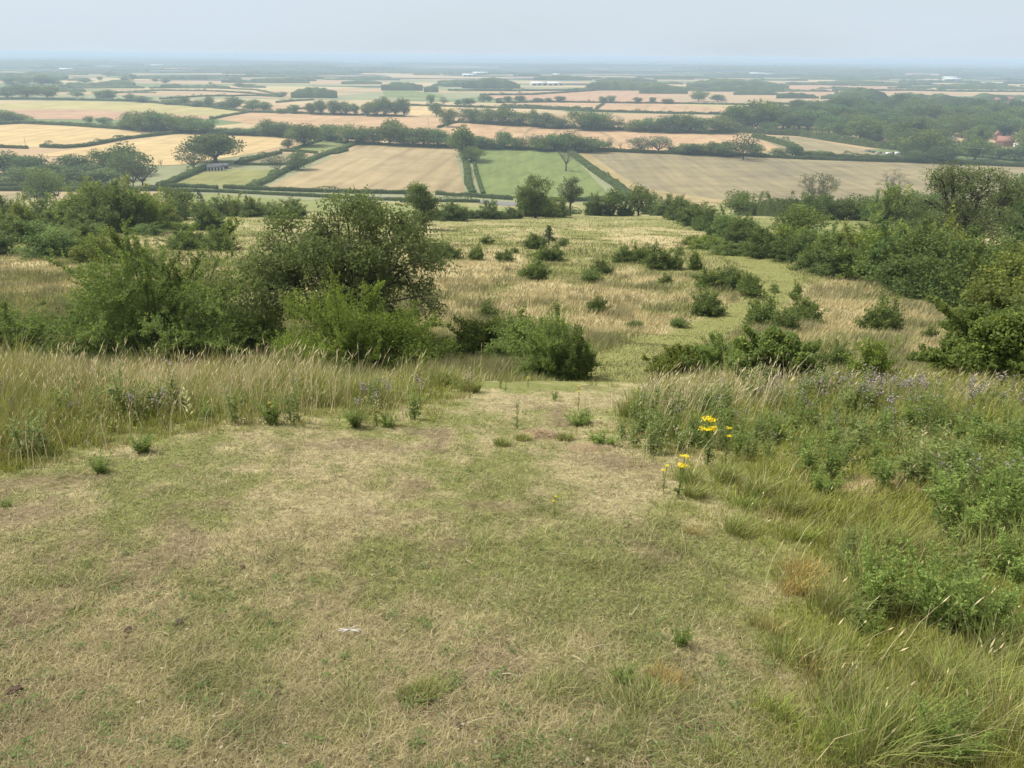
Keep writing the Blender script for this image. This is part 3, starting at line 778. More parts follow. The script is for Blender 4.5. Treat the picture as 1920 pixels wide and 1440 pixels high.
def big_shrub(px, py, hpx, wpx, label, seed=1, base=LG, nleaf=30000, leaf=0.07, name='shrub', cat='shrub', nstem=70, spread=84, group=None, **kw):
    p = g1(px, py); h = top_height(p, hpx); w = wpx*depth(p)/F
    fo, st = shoot_shrub(seed, w, h, nstem, leaf, nleaf, base, spread, 0.012, **kw)
    e = empty(name, tuple(p)); tag(e, label, cat, group)
    obj_of('stem', st, e); obj_of('foliage', fo, e)
    return e

# branching trees close by ----------------------------------------------
def branch_tree(seed, Hh, W, lean=.35, trunk=0.12, r0=0.18, levels=5, nk=(3, 4), leafn=9, leaf=0.12, base=LG, droop=0.3, spreadang=0.75, clusters=None, leafw=0.4, up=0.15, trunks=1, keep=1.0, bark=(0.085, 0.075, 0.06), raise_=0.0):
    r = np.random.default_rng(seed); segs = []; tips = []
    def grow(p, d, L, rad, lv):
        n = 5; t = np.linspace(0, 1, n)[:, None]
        side = rdir(1, r)[0]*0.16*L
        e = p+d*L; e[2] += -droop*0.15*L*(levels-lv <= 1)
        path = p*(1-t)+e*t+side*np.sin(t*math.pi)
        segs.append((path, rad*(1-0.45*t[:, 0])))
        if lv >= levels:
            tips.append((path, d, L)); return
        if lv >= levels-2: tips.append((path, d, L))
        k = r.integers(nk[0], nk[1]+1)
        for q in range(k):
            u = 1.0 if q == 0 else r.uniform(0.35, 0.95)
            s0 = p*(1-u)+e*u+side*math.sin(u*math.pi)
            ang = spreadang*(0.45 if q == 0 else r.uniform(.75, 1.25))
            ax = rdir(1, r)[0]; ax = unit(np.cross(d, ax)[None])[0]
            nd = d*math.cos(ang)+ax*math.sin(ang); nd[2] += up
            nd = nd/np.linalg.norm(nd)
            grow(s0, nd, L*r.uniform(.58, .8)*(1.0 if q else 1.05), rad*(0.68 if q == 0 else .5), lv+1)
    for tnk in range(trunks):
        a = tnk/trunks*6.28+r.random(); ln = 0.0 if trunks == 1 else lean
        d = np.array([math.cos(a)*ln, math.sin(a)*ln, 1.0]); d /= np.linalg.norm(d)
        grow(np.array([math.cos(a)*r0*(trunks > 1), math.sin(a)*r0*(trunks > 1), -0.1]), d, Hh*trunk if trunks == 1 else Hh*trunk*1.4, r0, 0)
    allp = np.concatenate([s[0] for s in segs])
    zmx = np.percentile(allp[:, 2], 99.5); wx = np.percentile(np.abs(allp[:, 0]), 99); wy = np.percentile(np.abs(allp[:, 1]), 99)
    S = np.array([W/2/wx, W/2/wy, Hh/zmx])
    P = []; D = []
    for path, d, L in tips:
        m = max(2, int(leafn*keep*(0.6+0.8*r.random())))
        if r.random() > keep+0.15: continue
        u = 0.25+0.85*r.random(m); i0 = np.clip((u*4).astype(int), 0, 3); fr = (u*4-i0)[:, None]
        q = path[i0]*(1-fr)+path[i0+1]*fr
        P.append(q); D.append(np.tile(d, (m, 1)))
    P = np.concatenate(P)*S; D = np.concatenate(D)
    # leaflets along a hanging stalk
    nl = 5; m = len(P)
    rd = unit(rdir(m, r)+D*0.5+np.array([0, 0, -droop])); st = rd*(leaf*2.0)
    Q = (P[:, None, :]+st[:, None, :]*np.linspace(0.1, 1.1, nl)[None, :, None]+rdir(m*nl, r).reshape(m, nl, 3)*leaf*0.45).reshape(-1, 3)
    A_ = unit(np.repeat(rd, nl, 0)*0.6+rdir(m*nl, r)*0.8)
    N = unit(rdir(m*nl, r)+np.array([0, 0, .7]))
    cl = 0.72+0.56*fbm(Q[:, 0]/W*5+Q[:, 2]*.5, Q[:, 1]/W*5+Q[:, 2]*.3, seed % 20, 2)
    K = leafcols(len(Q), r, base)*cl[:, None]
    sz = leaf*r.uniform(.7, 1.3, len(Q))
    v, f, c = quads(Q, A_, N, sz, sz*leafw, K)
    cm = mesh_np('crown', v, [f], c, M_LEAF, link=False)
    segs2 = [(s[0]*S, s[1]) for s in segs]
    V, Fq = tubes(segs2, 5)
    tm = mesh_np('trunk', V, [Fq], bark_cols(V, bark), M_BARK, link=False, smooth=True)
    return Proto([('trunk', tm), ('crown', cm)])
def plant_tree(pr, px, py, label, name='tree', cat='tree', rz=0, scale=1.0):
    p = g1(px, py); e = empty(name, tuple(p), rz, (scale,)*3); tag(e, label, cat)
    for n_, me in pr.parts: obj_of(n_, me, e)
    return e
def dome_tree(seed, Hh, W, zc=.52, rz=.5, nclump=70, cr=.12, leaf=.14, nleaf=30000, base=LG, limbs=12, fork=.12, r0=.16, droop=.4, bark=(.085, .075, .06), inner=.25, leafw=.42, zmin=.1, gapk=1.0, nl=5, lean=0.0, top=None):
    """wide tree: crooked limbs from a low fork carry separate drooping leaf masses inside a domed outline"""
    r = np.random.default_rng(seed); S = np.array([W/2, W/2, Hh*rz]); C0 = np.array([0, 0, Hh*zc])
    cl = []
    tries = 0
    while len(cl) < nclump and tries < 9000:
        tries += 1
        d = rdir(1, r)[0]; q = 1-(1-inner)*r.random()**2.0*.9
        q *= .80+.28*float(vnoise(d[0]*2.1+seed, d[1]*2.1+d[2]*2.7, seed % 17))
        c = C0+d*S*(q*.93-.06)
        if c[2] < zmin*Hh: continue
        if any(np.linalg.norm((c-o)/S) < .20*gapk for o in cl): continue
        cl.append(c)
    cl = np.array(cl); n = len(cl); c_r = cr*r.uniform(.7, 1.35, n)*(W+Hh)/2
    fk = np.array([lean*W*.1, 0, fork*Hh]); paths = []; t5 = np.linspace(0, 1, 5)[:, None]
    tr = np.array([0, 0, -.15])*(1-t5)+fk*t5+np.sin(t5*3.1)*r.normal(size=3)*.02*W
    paths.append((tr, r0*(1.3-.3*t5[:, 0])))
    # limbs follow the directions of k groups of leaf masses
    seeds_ = cl[r.choice(n, min(limbs, n), replace=False)]
    asg = np.argmin(np.linalg.norm((cl[:, None]-seeds_[None])/S, axis=2), 1)
    for g in range(len(seeds_)):
        mem = np.where(asg == g)[0]
        if len(mem) == 0: continue
        e = cl[mem].mean(0)*.8+fk*.2
        u = np.linspace(0, 1, 9)[:, None]; hd = e-fk; out = np.array([hd[0], hd[1], 0]); out /= max(np.linalg.norm(out), 1e-6)
        mid = fk+hd*.5+out*np.linalg.norm(hd)*.12+np.array([0, 0, .10*Hh*(hd[2] > 0)])
        P = (1-u)**2*fk+2*u*(1-u)*mid+u*u*e
        P[1:-1] += r.normal(size=(7, 3))*.013*(W+Hh)
        paths.append((P, r0*.62*(1-.72*u[:, 0])))
        for mi in mem:
            k = r.integers(3, 9); s0 = P[k]; tgt = cl[mi]; w = np.linspace(0, 1, 6)[:, None]
            b = s0*(1-w)+tgt*w+np.sin(w*3.14)*np.array([0, 0, .05*Hh]); b[1:-1] += r.normal(size=(4, 3))*.010*(W+Hh)
            paths.append((b, r0*.26*(1-.7*w[:, 0])+.004))
            for _ in range(5):
                tip = tgt+rdir(1, r)[0]*c_r[mi]*np.array([1.1, 1.1, .8]); w = np.linspace(0, 1, 4)[:, None]
                q0 = b[r.integers(2, 6)]
                paths.append((q0*(1-w)+tip*w+np.sin(w*3.1)*r.normal(size=3)*.06*c_r[mi]+np.array([0, 0, -.15*c_r[mi]*droop])*w**2, r0*.09*(1.1-w[:, 0])+.002))
    m = nleaf//nl; ci = r.choice(n, m, p=c_r**2/np.sum(c_r**2)); e = rdir(m, r)
    Q = cl[ci]+e*(c_r[ci, None]*np.array([1.15, 1.15, .78]))*(r.random((m, 1))**.45)
    rd = unit(e*.6+rdir(m, r)*.7+np.array([0, 0, -droop]))
    L_ = (Q[:, None]+rd[:, None]*(leaf*2.0*np.linspace(0, 1, nl))[None, :, None]+rdir(m*nl, r).reshape(m, nl, 3)*leaf*.4).reshape(-1, 3)
    A_ = unit(np.repeat(rd, nl, 0)*.7+rdir(m*nl, r)*.7); N = unit(rdir(m*nl, r)+[0, 0, .8])
    tone = np.repeat((.75+.5*r.random(n))[ci], nl)
    K = leafcols(m*nl, r, base)*tone[:, None]; sz = leaf*r.uniform(.7, 1.3, m*nl)
    ok = L_[:, 2] > .03
    v, f, c = quads(L_[ok], A_[ok], N[ok], sz[ok], sz[ok]*leafw, K[ok])
    cm = mesh_np('crown', v, [f], c, M_LEAF, link=False)
    V, Fq = tubes(paths, 5); tm = mesh_np('trunk', V, [Fq], bark_cols(V, bark), M_BARK, link=False, smooth=True)
    return Proto([('trunk', tm), ('crown', cm)])
def dome_at(px, py, hpx, wpx, label, seed, name='tree', rz=0, **kw):
    p = g1(px, py); h = top_height(p, hpx); w = wpx*depth(p)/F
    return plant_tree(dome_tree(seed, h, w, rz=kw.pop('rzf', .5), **kw), px, py, label, name, rz=rz)
# ------------------------------------------------------------------ hedges of the plain
hedge([(-60, 349), (0, 350), (120, 350), (215, 351)], 3.0, 'long hedge left of the grey crowned tree, above the narrow green strip', w=3)
hedge([(-60, 358), (0, 358), (150, 359), (300, 358)], 3.2, 'long hedge under the narrow green strip on the left', w=3)
hedge([(295, 352), (350, 351), (408, 354)], 2.3, 'short hedge along the lower edge of the stable paddock', w=3)
hedge([(420, 353), (500, 357), (582, 360), (700, 363), (774, 364)], 2.4, 'upper lane hedge below the mown tan field', w=3)
hedge([(818, 365), (880, 369), (960, 375)], 2.4, 'upper lane hedge just left of the road bend', w=3)
hedge([(300, 358), (420, 361), (520, 366), (640, 372), (780, 378), (900, 380)], 2.0, 'lower lane hedge below the grey lane', w=2.5, ragged=.4)
hedge([(300, 352), (340, 335), (372, 322), (388, 316)], 3.0, 'thick hedge climbing from the lane to the white stable', w=6)
hedge([(470, 352), (500, 340), (525, 326), (555, 312), (600, 294), (640, 280), (672, 268)], 2.4, 'hedge along the left side of the mown tan field', w=7)
hedge([(445, 308), (490, 296), (525, 287)], 2.4, 'hedge between the straw field and the dun paddock', w=6)
hedge([(525, 284), (562, 285), (595, 288)], 2.2, 'clipped hedge under the small green field', w=3)
hedge([(604, 289), (628, 289), (652, 283)], 2.2, 'clipped hedge stub right of a field gap', w=3)
hedge([(448, 309), (500, 310), (540, 309)], 2.0, 'low hedge at the top of the stable paddock', w=3)
hedge([(548, 282), (575, 273), (602, 264)], 2.0, 'hedge climbing to the tree belt left of the small green field', w=4)
hedge([(872, 300), (876, 320), (878, 345), (886, 362)], 2.4, 'ragged hedge between the tan and bright green fields', w=5, ragged=.6)
hedge([(888, 300), (893, 325), (901, 350), (906, 364)], 1.6, 'thin ragged hedge edging the bright green field', w=3, ragged=.6)
hedge([(1070, 287), (1090, 303), (1120, 325), (1150, 345), (1180, 366)], 2.6, 'straight hedge between the bright green and grey fields', w=7)
hedge([(985, 376), (1060, 378), (1150, 376), (1200, 372)], 2.6, 'hedge along the foot of the bright green field', w=5)
hedge([(630, 268), (760, 274), (850, 276), (980, 280), (1120, 284)], 2.6, 'hedge at the foot of the main tree belt', w=4)
hedge([(1120, 284), (1280, 290), (1400, 294), (1500, 299), (1620, 303)], 3.4, 'long dark hedge at the top of the grey field', w=4, base=LG*.75)
hedge([(1620, 303), (1700, 305), (1800, 309), (1960, 315)], 4.0, 'dark hedge in front of the village at the top of the grey field', w=5, base=LG*.75)
hedge([(1414, 258), (1440, 264), (1480, 276), (1500, 286)], 5.0, 'bushy hedge between the orange and the dun field', w=6)
hedge([(1380, 248), (1440, 252), (1500, 255), (1560, 265), (1640, 277), (1700, 283)], 6.5, 'tall bushy hedge behind the dun field', w=8, ragged=.4)
hedge([(1490, 295), (1540, 296), (1620, 299), (1700, 302)], 4.5, 'shrubby hedge below the dun field', w=5, ragged=.6)
hedge([(-60, 235), (0, 234), (40, 232), (120, 235), (230, 243), (360, 249), (480, 253), (545, 257)], 4.0, 'hedge below the pinkish field, left part of the tree belt', w=5, ragged=.4)
hedge([(78, 276), (120, 278), (160, 275), (230, 262), (300, 254), (352, 248)], 3.2, 'hedge between the two straw coloured fields', w=6, ragged=.35)
hedge([(-60, 277), (0, 277), (52, 279)], 2.8, 'short hedge under the pale straw field', w=3)
hedge([(545, 255), (600, 262), (640, 266)], 6.0, 'dense hedge under the middle of the tree belt', w=6, ragged=.4)
hedge([(395, 224), (430, 217), (466, 211)], 2.6, 'hedge corner between the lime and orange fields', w=5)
hedge([(400, 203), (466, 211), (540, 212), (640, 216)], 3.0, 'hedge behind the orange tan wheat field', w=4, ragged=.5)
hedge([(640, 216), (700, 217), (760, 219)], 2.8, 'hedge below the pair of tree clumps', w=4)
hedge([(822, 240), (845, 232), (862, 229)], 2.6, 'hedge leading up to the second tree belt', w=4)
hedge([(860, 230), (960, 235), (1060, 241), (1150, 244), (1280, 248)], 4.5, 'undergrowth hedge below the second tree belt', w=6, ragged=.5)
hedge([(1245, 250), (1320, 250), (1380, 249)], 4.5, 'hedge in front of the sheds', w=5, ragged=.5)
hedge([(755, 198), (900, 202), (1000, 204), (1100, 209), (1250, 213), (1365, 215)], 3.4, 'hedge running through the middle fields', w=5, ragged=.5)
hedge([(930, 193), (1030, 192), (1120, 193), (1280, 195), (1440, 198)], 3.0, 'hedge behind the tan strip', w=4)
hedge([(940, 200), (1010, 203), (1110, 207)], 4.5, 'bushy hedge beside the grey lane in the middle fields', w=6, ragged=.6)
hedge([(1118, 205), (1124, 200), (1132, 195)], 3.0, 'short hedge joining two long hedges', w=4)
hedge([(-60, 187), (60, 187), (250, 190), (330, 197), (440, 205)], 4.0, 'hedge behind the lime coloured field', w=6, ragged=.5)
hedge([(300, 186), (380, 181), (480, 180), (530, 182)], 3.0, 'thin hedge in the left middle fields', w=5)
hedge([(200, 176), (300, 170), (390, 171), (450, 174), (520, 181)], 3.0, 'long thin hedge far left', w=5)
hedge([(280, 166), (380, 165), (480, 169), (520, 178)], 3.0, 'another thin hedge above the far left fields', w=5)
hedge([(518, 193), (550, 190), (588, 188)], 2.8, 'short hedge below the clump wood', w=4)
hedge([(530, 208), (560, 205), (612, 202)], 2.8, 'short hedge left of the tall tree clump', w=4)
hedge([(1440, 195), (1570, 200), (1700, 205), (1840, 206), (1960, 208)], 4.0, 'long dark hedge behind the village wood', w=6)
hedge([(1480, 193), (1570, 195), (1620, 196)], 4.0, 'dark hedge left of the round copse', w=5)
hedge([(1560, 206), (1700, 212), (1800, 214)], 3.0, 'hedge behind the village trees', w=5)
hedge([(1466, 160), (1540, 159), (1610, 160)], 4.0, 'dark hedge at the top of the pinkish field', w=5)
hedge([(700, 141+60), (760, 199)], 3.0, 'short hedge near the yellow field', w=4)
hedge([(840, 170), (960, 171), (1060, 170), (1120, 168)], 4.0, 'dark hedge under the far plantation', w=5)
hedge([(900, 179), (1000, 178), (1060, 174), (1120, 170)], 4.0, 'hedge line along the broad pinkish field', w=5)
hedge([(1560, 170), (1620, 171), (1700, 170), (1800, 172), (1960, 173)], 4.5, 'far dark hedge right of the round copse', w=6, ragged=.5)
hedge([(1700, 182), (1800, 186), (1900, 187)], 4.5, 'far dark hedge near the barns', w=6, ragged=.5)
# hedges on the slope to the right
hedge([(1385, 403), (1450, 406), (1520, 408), (1600, 412), (1690, 418)], 4.6, 'dark hedge between the grey field and the mown meadow', w=4, base=LG*.75, ragged=.35)

# ------------------------------------------------------------------ rows of trees on the plain
row('left tree belt', [(8, 231, 25, 32), (35, 230, 17, 32), (168, 231, 13, 14), (195, 233, 13, 24), (236, 243, 20, 22), (248, 244, 32, 30), (266, 246, 37, 42), (285, 247, 40, 36), (306, 248, 36, 40), (332, 249, 32, 34), (357, 250, 33, 40), (384, 252, 29, 40), (420, 252, 13, 40), (445, 253, 14, 34), (475, 254, 14, 34), (505, 255, 32, 36), (530, 257, 28, 42), (548, 258, 16, 34)])
row('middle tree belt', [(574, 274, 42, 52, 'tall'), (540, 278, 18, 18), (618, 265, 32, 36), (653, 269, 36, 38), (677, 270, 34, 36), (702, 271, 30, 30), (732, 272, 48, 52), (757, 273, 34, 36), (773, 274, 31, 30), (794, 275, 37, 52), (820, 276, 34, 34), (845, 277, 24, 40)])
row('belt above the green field', [(895, 279, 24, 40), (922, 280, 20, 34), (945, 280, 33, 28), (968, 281, 24, 26), (990, 281, 27, 28, 'pale'), (1010, 281, 29, 36, 'pale'), (1016, 283, 24, 40), (1040, 283, 32, 34), (1062, 284, 38, 46), (1084, 285, 30, 36), (1107, 286, 29, 46), (1130, 284, 24, 16, 'open'), (1142, 283, 26, 13, 'open'), (1200, 285, 31, 44, 'pale'), (1235, 286, 31, 48, 'pale'), (1262, 287, 12, 20)])
place('dead', 1163, 283, 19, 10, 'small bare stump of a tree between belt and silvery trees')
row('line before the orange field', [(1290, 291, 22, 34), (1308, 291, 21, 28), (1334, 293, 28, 26, 'tall'), (1360, 294, 31, 40), (1412, 294, 24, 34), (1460, 293, 15, 26, 'bush'), (1485, 295, 24, 20), (1540, 297, 14, 30, 'bush')])
place('open', 1393, 300, 54, 50, 'tall thin crowned tree standing above the dark hedge', var=0)
row('clumps behind the wheat field', [(648, 216, 25, 28), (666, 216, 22, 16), (690, 218, 26, 28), (707, 218, 32, 24), (723, 218, 37, 24), (741, 218, 28, 26), (757, 218, 34, 24), (585, 215, 22, 20), (602, 216, 29, 20), (628, 216, 28, 24)], 'tall')
row('upper line of small trees', [(808, 195, 18, 13), (832, 197, 16, 14, 'open'), (858, 198, 11, 12), (878, 198, 14, 24), (907, 191, 13, 19), (918, 191, 11, 11), (935, 193, 10, 13), (952, 192, 12, 13), (975, 192, 13, 17), (1007, 192, 9, 12), (1016, 192, 8, 7), (1028, 192, 9, 12), (1050, 192, 12, 17), (1130, 193, 12, 14), (1145, 193, 14, 16), (1195, 194, 12, 13), (1223, 194, 12, 12), (1247, 195, 10, 12), (1257, 195, 10, 10)])
row('second tree belt', [(818, 219, 26, 20, 'tall'), (840, 238, 36, 28), (869, 229, 28, 32, 'open'), (887, 231, 29, 28), (914, 233, 31, 32), (943, 235, 36, 38), (974, 236, 27, 36), (1000, 238, 33, 20, 'tall'), (1020, 240, 29, 36), (1042, 241, 20, 34), (1053, 242, 27, 20, 'open'), (1093, 244, 37, 44), (1114, 245, 33, 34), (1132, 245, 33, 34), (1160, 245, 28, 22, 'open'), (1193, 247, 23, 38), (1222, 248, 27, 40), (1252, 249, 33, 36), (1276, 249, 37, 34)])
row('clump left of the village', [(1292, 249, 31, 38), (1320, 250, 29, 42), (1350, 250, 31, 42), (1377, 246, 50, 50), (1402, 244, 54, 52), (1428, 242, 54, 48), (1310, 190, 20, 26), (1345, 191, 14, 24)])
row('far left farmland', [(15, 183, 22, 44), (50, 184, 26, 42), (90, 184, 25, 38), (25, 160, 16, 34), (52, 158, 14, 30), (78, 160, 20, 28), (100, 160, 14, 26), (145, 182, 12, 20), (190, 187, 17, 22), (206, 187, 20, 20), (245, 190, 15, 18), (265, 192, 12, 30), (325, 196, 11, 30), (347, 197, 17, 22), (372, 200, 13, 26), (393, 201, 22, 20), (418, 203, 12, 26), (440, 205, 25, 32), (475, 209, 22, 32), (497, 210, 19, 24), (526, 213, 10, 15), (552, 213, 17, 17)])
row('far left open fields', [(188, 151, 8, 9), (291, 154, 9, 10), (311, 156, 10, 16), (235, 152, 10, 18), (250, 151, 12, 12), (160, 155, 8, 20), (395, 158, 4, 6), (530, 182, 10, 16), (450, 163, 8, 20), (470, 162, 5, 16)])
place('tall', 872, 300, 64, 44, 'tall leafy tree at the head of the ragged hedge', var=0)
place('round', 884, 304, 30, 36, 'lower leaning tree at the head of the ragged hedge', var=1)
place('round', 868, 290, 30, 26, 'dark tree behind the head of the ragged hedge', var=2)
place('dead', 1061, 321, 48, 42, 'bare grey tree standing alone in the bright green field', var=0)
place('oak', 405, 305, 56, 84, 'spreading dark oak beside the white stable', var=0)
place('open', 364, 318, 50, 56, 'greyish tree left of the oak by the stable', var=1)
place('round', 560, 318, 34, 36, 'round dark green tree at the corner of the tan field', var=3)
place('open', 519, 322, 33, 36, 'scruffy thin tree on the hedge left of the round tree', var=2)
row('wood left of the stable', [(-30, 328, 45, 60), (20, 326, 42, 56), (62, 332, 40, 60), (100, 336, 30, 50), (140, 326, 36, 50), (160, 336, 28, 60), (205, 326, 46, 44), (238, 328, 60, 56), (225, 338, 50, 40, 'tall'), (40, 344, 30, 60, 'bush'), (115, 346, 28, 70, 'bush'), (185, 346, 30, 60, 'bush')])
place('open', 268, 350, 68, 56, 'grey crowned tree with visible pale limbs', var=0)
place('open', 250, 350, 54, 44, 'thin crowned tree just left of the grey crowned tree', var=2)
place('round', 88, 385, 70, 66, 'hazy rounded tree rising over the left hedges', var=1)
place('dead', 303, 314, 18, 12, 'little bare tree right of the grey crowned tree', var=1)
# lower slope, left
row('thicket below the left lane', [(-10, 400, 36, 50), (22, 420, 40, 44), (48, 425, 50, 50), (88, 415, 40, 70), (120, 425, 45, 60), (-30, 430, 50, 70)], 'thicket')
row('big bush mass below lane', [(150, 425, 56, 90), (195, 432, 78, 96), (235, 436, 80, 90), (272, 434, 70, 80), (305, 422, 52, 60), (330, 412, 34, 50), (180, 408, 62, 80), (240, 400, 60, 90)], 'thicket')
row('shrub line below the meadow', [(338, 404, 52, 56, 'round'), (372, 406, 26, 50), (408, 406, 34, 50), (440, 406, 36, 54), (478, 406, 34, 50), (505, 404, 24, 30), (545, 408, 32, 54), (515, 408, 18, 34)], 'thicket')
place('conifer', 379, 392, 36, 18, 'small dark upright conifer above the shrub line', var=0)
place('thicket', 395, 430, 40, 54, 'round dark bush standing in the pale slope', var=1)
row('near left slope thicket', [(20, 455, 46, 90), (70, 455, 40, 80), (105, 482, 56, 110), (185, 492, 52, 80), (215, 482, 30, 60), (150, 460, 40, 90), (345, 462, 28, 60), (410, 470, 42, 60), (270, 440, 18, 60), (-30, 480, 50, 90), (330, 432, 14, 50), (375, 462, 26, 40)], 'thicket')
place('thicket', 270, 520, 70, 60, 'loose leafy shrub behind the big hawthorn on the left', var=0)
# row along the brow of the middle field
row('row along the far brow', [(850, 413, 30, 54, 'thicket'), (918, 411, 34, 46, 'thicket'), (880, 412, 18, 40, 'thicket'), (962, 410, 20, 34, 'thicket'), (985, 406, 40, 40, 'thicket'), (1012, 406, 44, 60, 'thicket'), (1035, 406, 30, 60, 'thicket'), (1112, 404, 38, 30, 'thicket'), (1150, 404, 52, 44, 'tall'), (1197, 404, 56, 50, 'round'), (1130, 404, 22, 40, 'thicket'), (1172, 404, 26, 30, 'thicket'), (1226, 402, 34, 40, 'thicket'), (1062, 402, 14, 60, 'bush'), (940, 411, 14, 30, 'bush')])
place('thicket', 826, 412, 18, 30, 'small dark bush just right of the ash crown', var=2)
# ------------------------------------------------------------------ bigger individual trees
def tree_at(px, py, hpx, wpx, label, seed, name='tree', rz=0, **kw):
    p = g1(px, py); h = top_height(p, hpx); w = wpx*depth(p)/F
    return plant_tree(branch_tree(seed, h, w, **kw), px, py, label, name, rz=rz)
dome_at(1003, 408, 84, 72, 'two part tree with a dark crown on the brow of the hill field', 301, nclump=44, cr=.10, leaf=.42, nleaf=8000, base=LG*.85, limbs=9, fork=.15, r0=.3, droop=.2, zmin=.1)
dome_at(1069, 405, 72, 54, 'flat topped tree with a bare forked trunk on the brow', 302, nclump=34, cr=.085, leaf=.4, nleaf=4200, base=np.array([.13, .155, .07]), limbs=9, fork=.34, r0=.3, droop=.1, bark=(.11, .10, .085), zmin=.45, zc=.7, rzf=.32, gapk=.9)
dome_at(797, 430, 94, 56, 'upright leafy tree rising behind the right side of the ash', 303, nclump=34, cr=.13, leaf=.34, nleaf=9000, base=LG*.9, limbs=7, fork=.15, r0=.3, droop=.2, zmin=.1)
# trees of the right hand hedge
dome_at(1528, 404, 88, 96, 'thin rounded tree with bare lower limbs by the grey field', 304, nclump=60, cr=.065, leaf=.34, nleaf=8000, base=np.array([.145, .165, .085]), limbs=12, fork=.2, r0=.32, droop=.1, bark=(.11, .10, .085), zmin=.25, zc=.6, rzf=.42, gapk=.8)
dome_at(1664, 400, 92, 62, 'sparse half bare tree by the grey field', 305, nclump=40, cr=.06, leaf=.3, nleaf=3200, base=np.array([.145, .165, .095]), limbs=12, fork=.3, r0=.3, droop=.1, bark=(.13, .12, .10), zmin=.3, zc=.66, rzf=.36, gapk=.8)
row('screen under the grey field', [(1385, 404, 45, 60, 'round'), (1510, 412, 45, 60, 'thicket'), (1545, 412, 44, 56, 'thicket'), (1580, 412, 40, 50, 'round'), (1612, 414, 48, 60, 'round'), (1640, 416, 50, 50, 'thicket'), (1668, 418, 66, 70, 'thicket'), (1700, 420, 60, 60, 'round'), (1738, 422, 60, 60, 'round')])
place('round', 1494, 450, 66, 84, 'very dark rounded tree leaning over the right hedge', var=1)
row('dark group at the right edge', [(1880, 420, 70, 70, 'round'), (1925, 430, 110, 90, 'round'), (1900, 470, 110, 90, 'round'), (1960, 470, 130, 120, 'round')])
dome_at(1800, 486, 188, 230, 'large spreading willow with dark bare limbs above the hedge', 306, nclump=56, cr=.085, leaf=.22, nleaf=25000, base=np.array([.16, .205, .08]), limbs=12, fork=.14, r0=.42, droop=.5, bark=(.065, .058, .05), zmin=.22, gapk=1.0, zc=.58, rzf=.44, rz=.5)
dome_at(1705, 494, 112, 120, 'lower crown of green willow left of the large willow', 316, nclump=34, cr=.11, leaf=.2, nleaf=12000, base=np.array([.135, .18, .065]), limbs=8, r0=.2, zmin=.1)
# right hand hawthorn hedge running down the slope: each bush its own shrub
hl = [(1250, 404, 36, 50), (1278, 412, 38, 50), (1305, 422, 40, 54), (1332, 433, 42, 54), (1362, 445, 46, 58), (1392, 458, 48, 60), (1433, 480, 50, 62), (1470, 478, 52, 60), (1500, 492, 58, 70), (1540, 480, 50, 70), (1545, 505, 64, 80),
      (1590, 498, 70, 80), (1585, 520, 56, 90), (1625, 470, 48, 60), (1630, 524, 90, 90), (1675, 530, 100, 100), (1660, 500, 70, 80), (1720, 545, 110, 110), (1700, 520, 96, 90), (1760, 560, 110, 110), (1750, 535, 110, 100), (1800, 572, 118, 120), (1790, 530, 80, 100), (1848, 585, 125, 120), (1840, 545, 80, 110),
      (1900, 600, 135, 130), (1950, 600, 130, 130), (1890, 560, 100, 120), (1420, 462, 26, 40), (1330, 466, 22, 60), (1300, 460, 18, 36), (1370, 476, 20, 60)]
for k, (x, y, h, w) in enumerate(sorted(hl)):
    place('thicket', x, y, h*.98, w*1.2, 'hawthorn bush number %d counted from the far left end of the right hand hedge' % (k+1) if False else '%s hawthorn bush, %s from the far end of the hedge line' % (['dense green', 'dark leafy', 'pale topped', 'rounded'][k % 4], (ORD[k] if k < len(ORD) else 'twenty ninth thirtieth thirty-first thirty-second'.split()[k-28])), 'hawthorn bushes of the right hand hedge', var=k)

# ------------------------------------------------------------------ scattered shrubs of the middle field
SH = [(835, 484, 34, 56, 'shrub', 'shrub'), (893, 487, 28, 28, 'shrub', ''), (945, 491, 22, 32, 'shrub', ''), (1003, 464, 24, 36, 'thicket', ''), (1056, 461, 15, 20, 'bush', ''), (916, 458, 14, 24, 'yellow', ''),
      (965, 474, 10, 16, 'bush', ''), (1016, 488, 25, 30, 'shrub', ''), (1040, 488, 26, 32, 'shrub', ''), (1003, 528, 40, 48, 'shrub', ''), (1106, 531, 27, 46, 'bush', ''), (1127, 517, 32, 36, 'shrub', ''),
      (1168, 492, 32, 36, 'shrub', ''), (1196, 493, 34, 46, 'shrub', ''), (1232, 502, 42, 46, 'shrub', ''), (1262, 504, 28, 34, 'shrub', ''), (1273, 478, 15, 20, 'bush', ''), (1302, 505, 32, 26, 'yellow', ''), (1247, 532, 20, 26, 'shrub', ''),
      (1328, 541, 36, 50, 'shrub', ''), (1366, 542, 40, 50, 'shrub', ''), (1405, 554, 40, 46, 'shrub', ''), (1325, 589, 46, 58, 'shrub', ''), (1120, 587, 32, 38, 'shrub', ''), (918, 602, 40, 38, 'shrub', ''),
      (1425, 615, 60, 60, 'shrub', ''), (1472, 624, 42, 44, 'shrub', ''), (1508, 605, 44, 62, 'shrub', ''), (1648, 624, 66, 68, 'shrub', ''), (1741, 642, 30, 30, 'shrub', ''), (1730, 706, 18, 20, 'bush', ''),
      (1556, 714, 66, 62, 'thicket', ''), (1622, 724, 82, 84, 'thicket', ''), (1491, 565, 34, 22, 'shrub', ''), (1452, 548, 14, 20, 'bush', ''), (600, 470, 30, 40, 'shrub', ''), (1190, 617, 14, 34, 'bush', ''), (1270, 612, 16, 40, 'bush', '')]
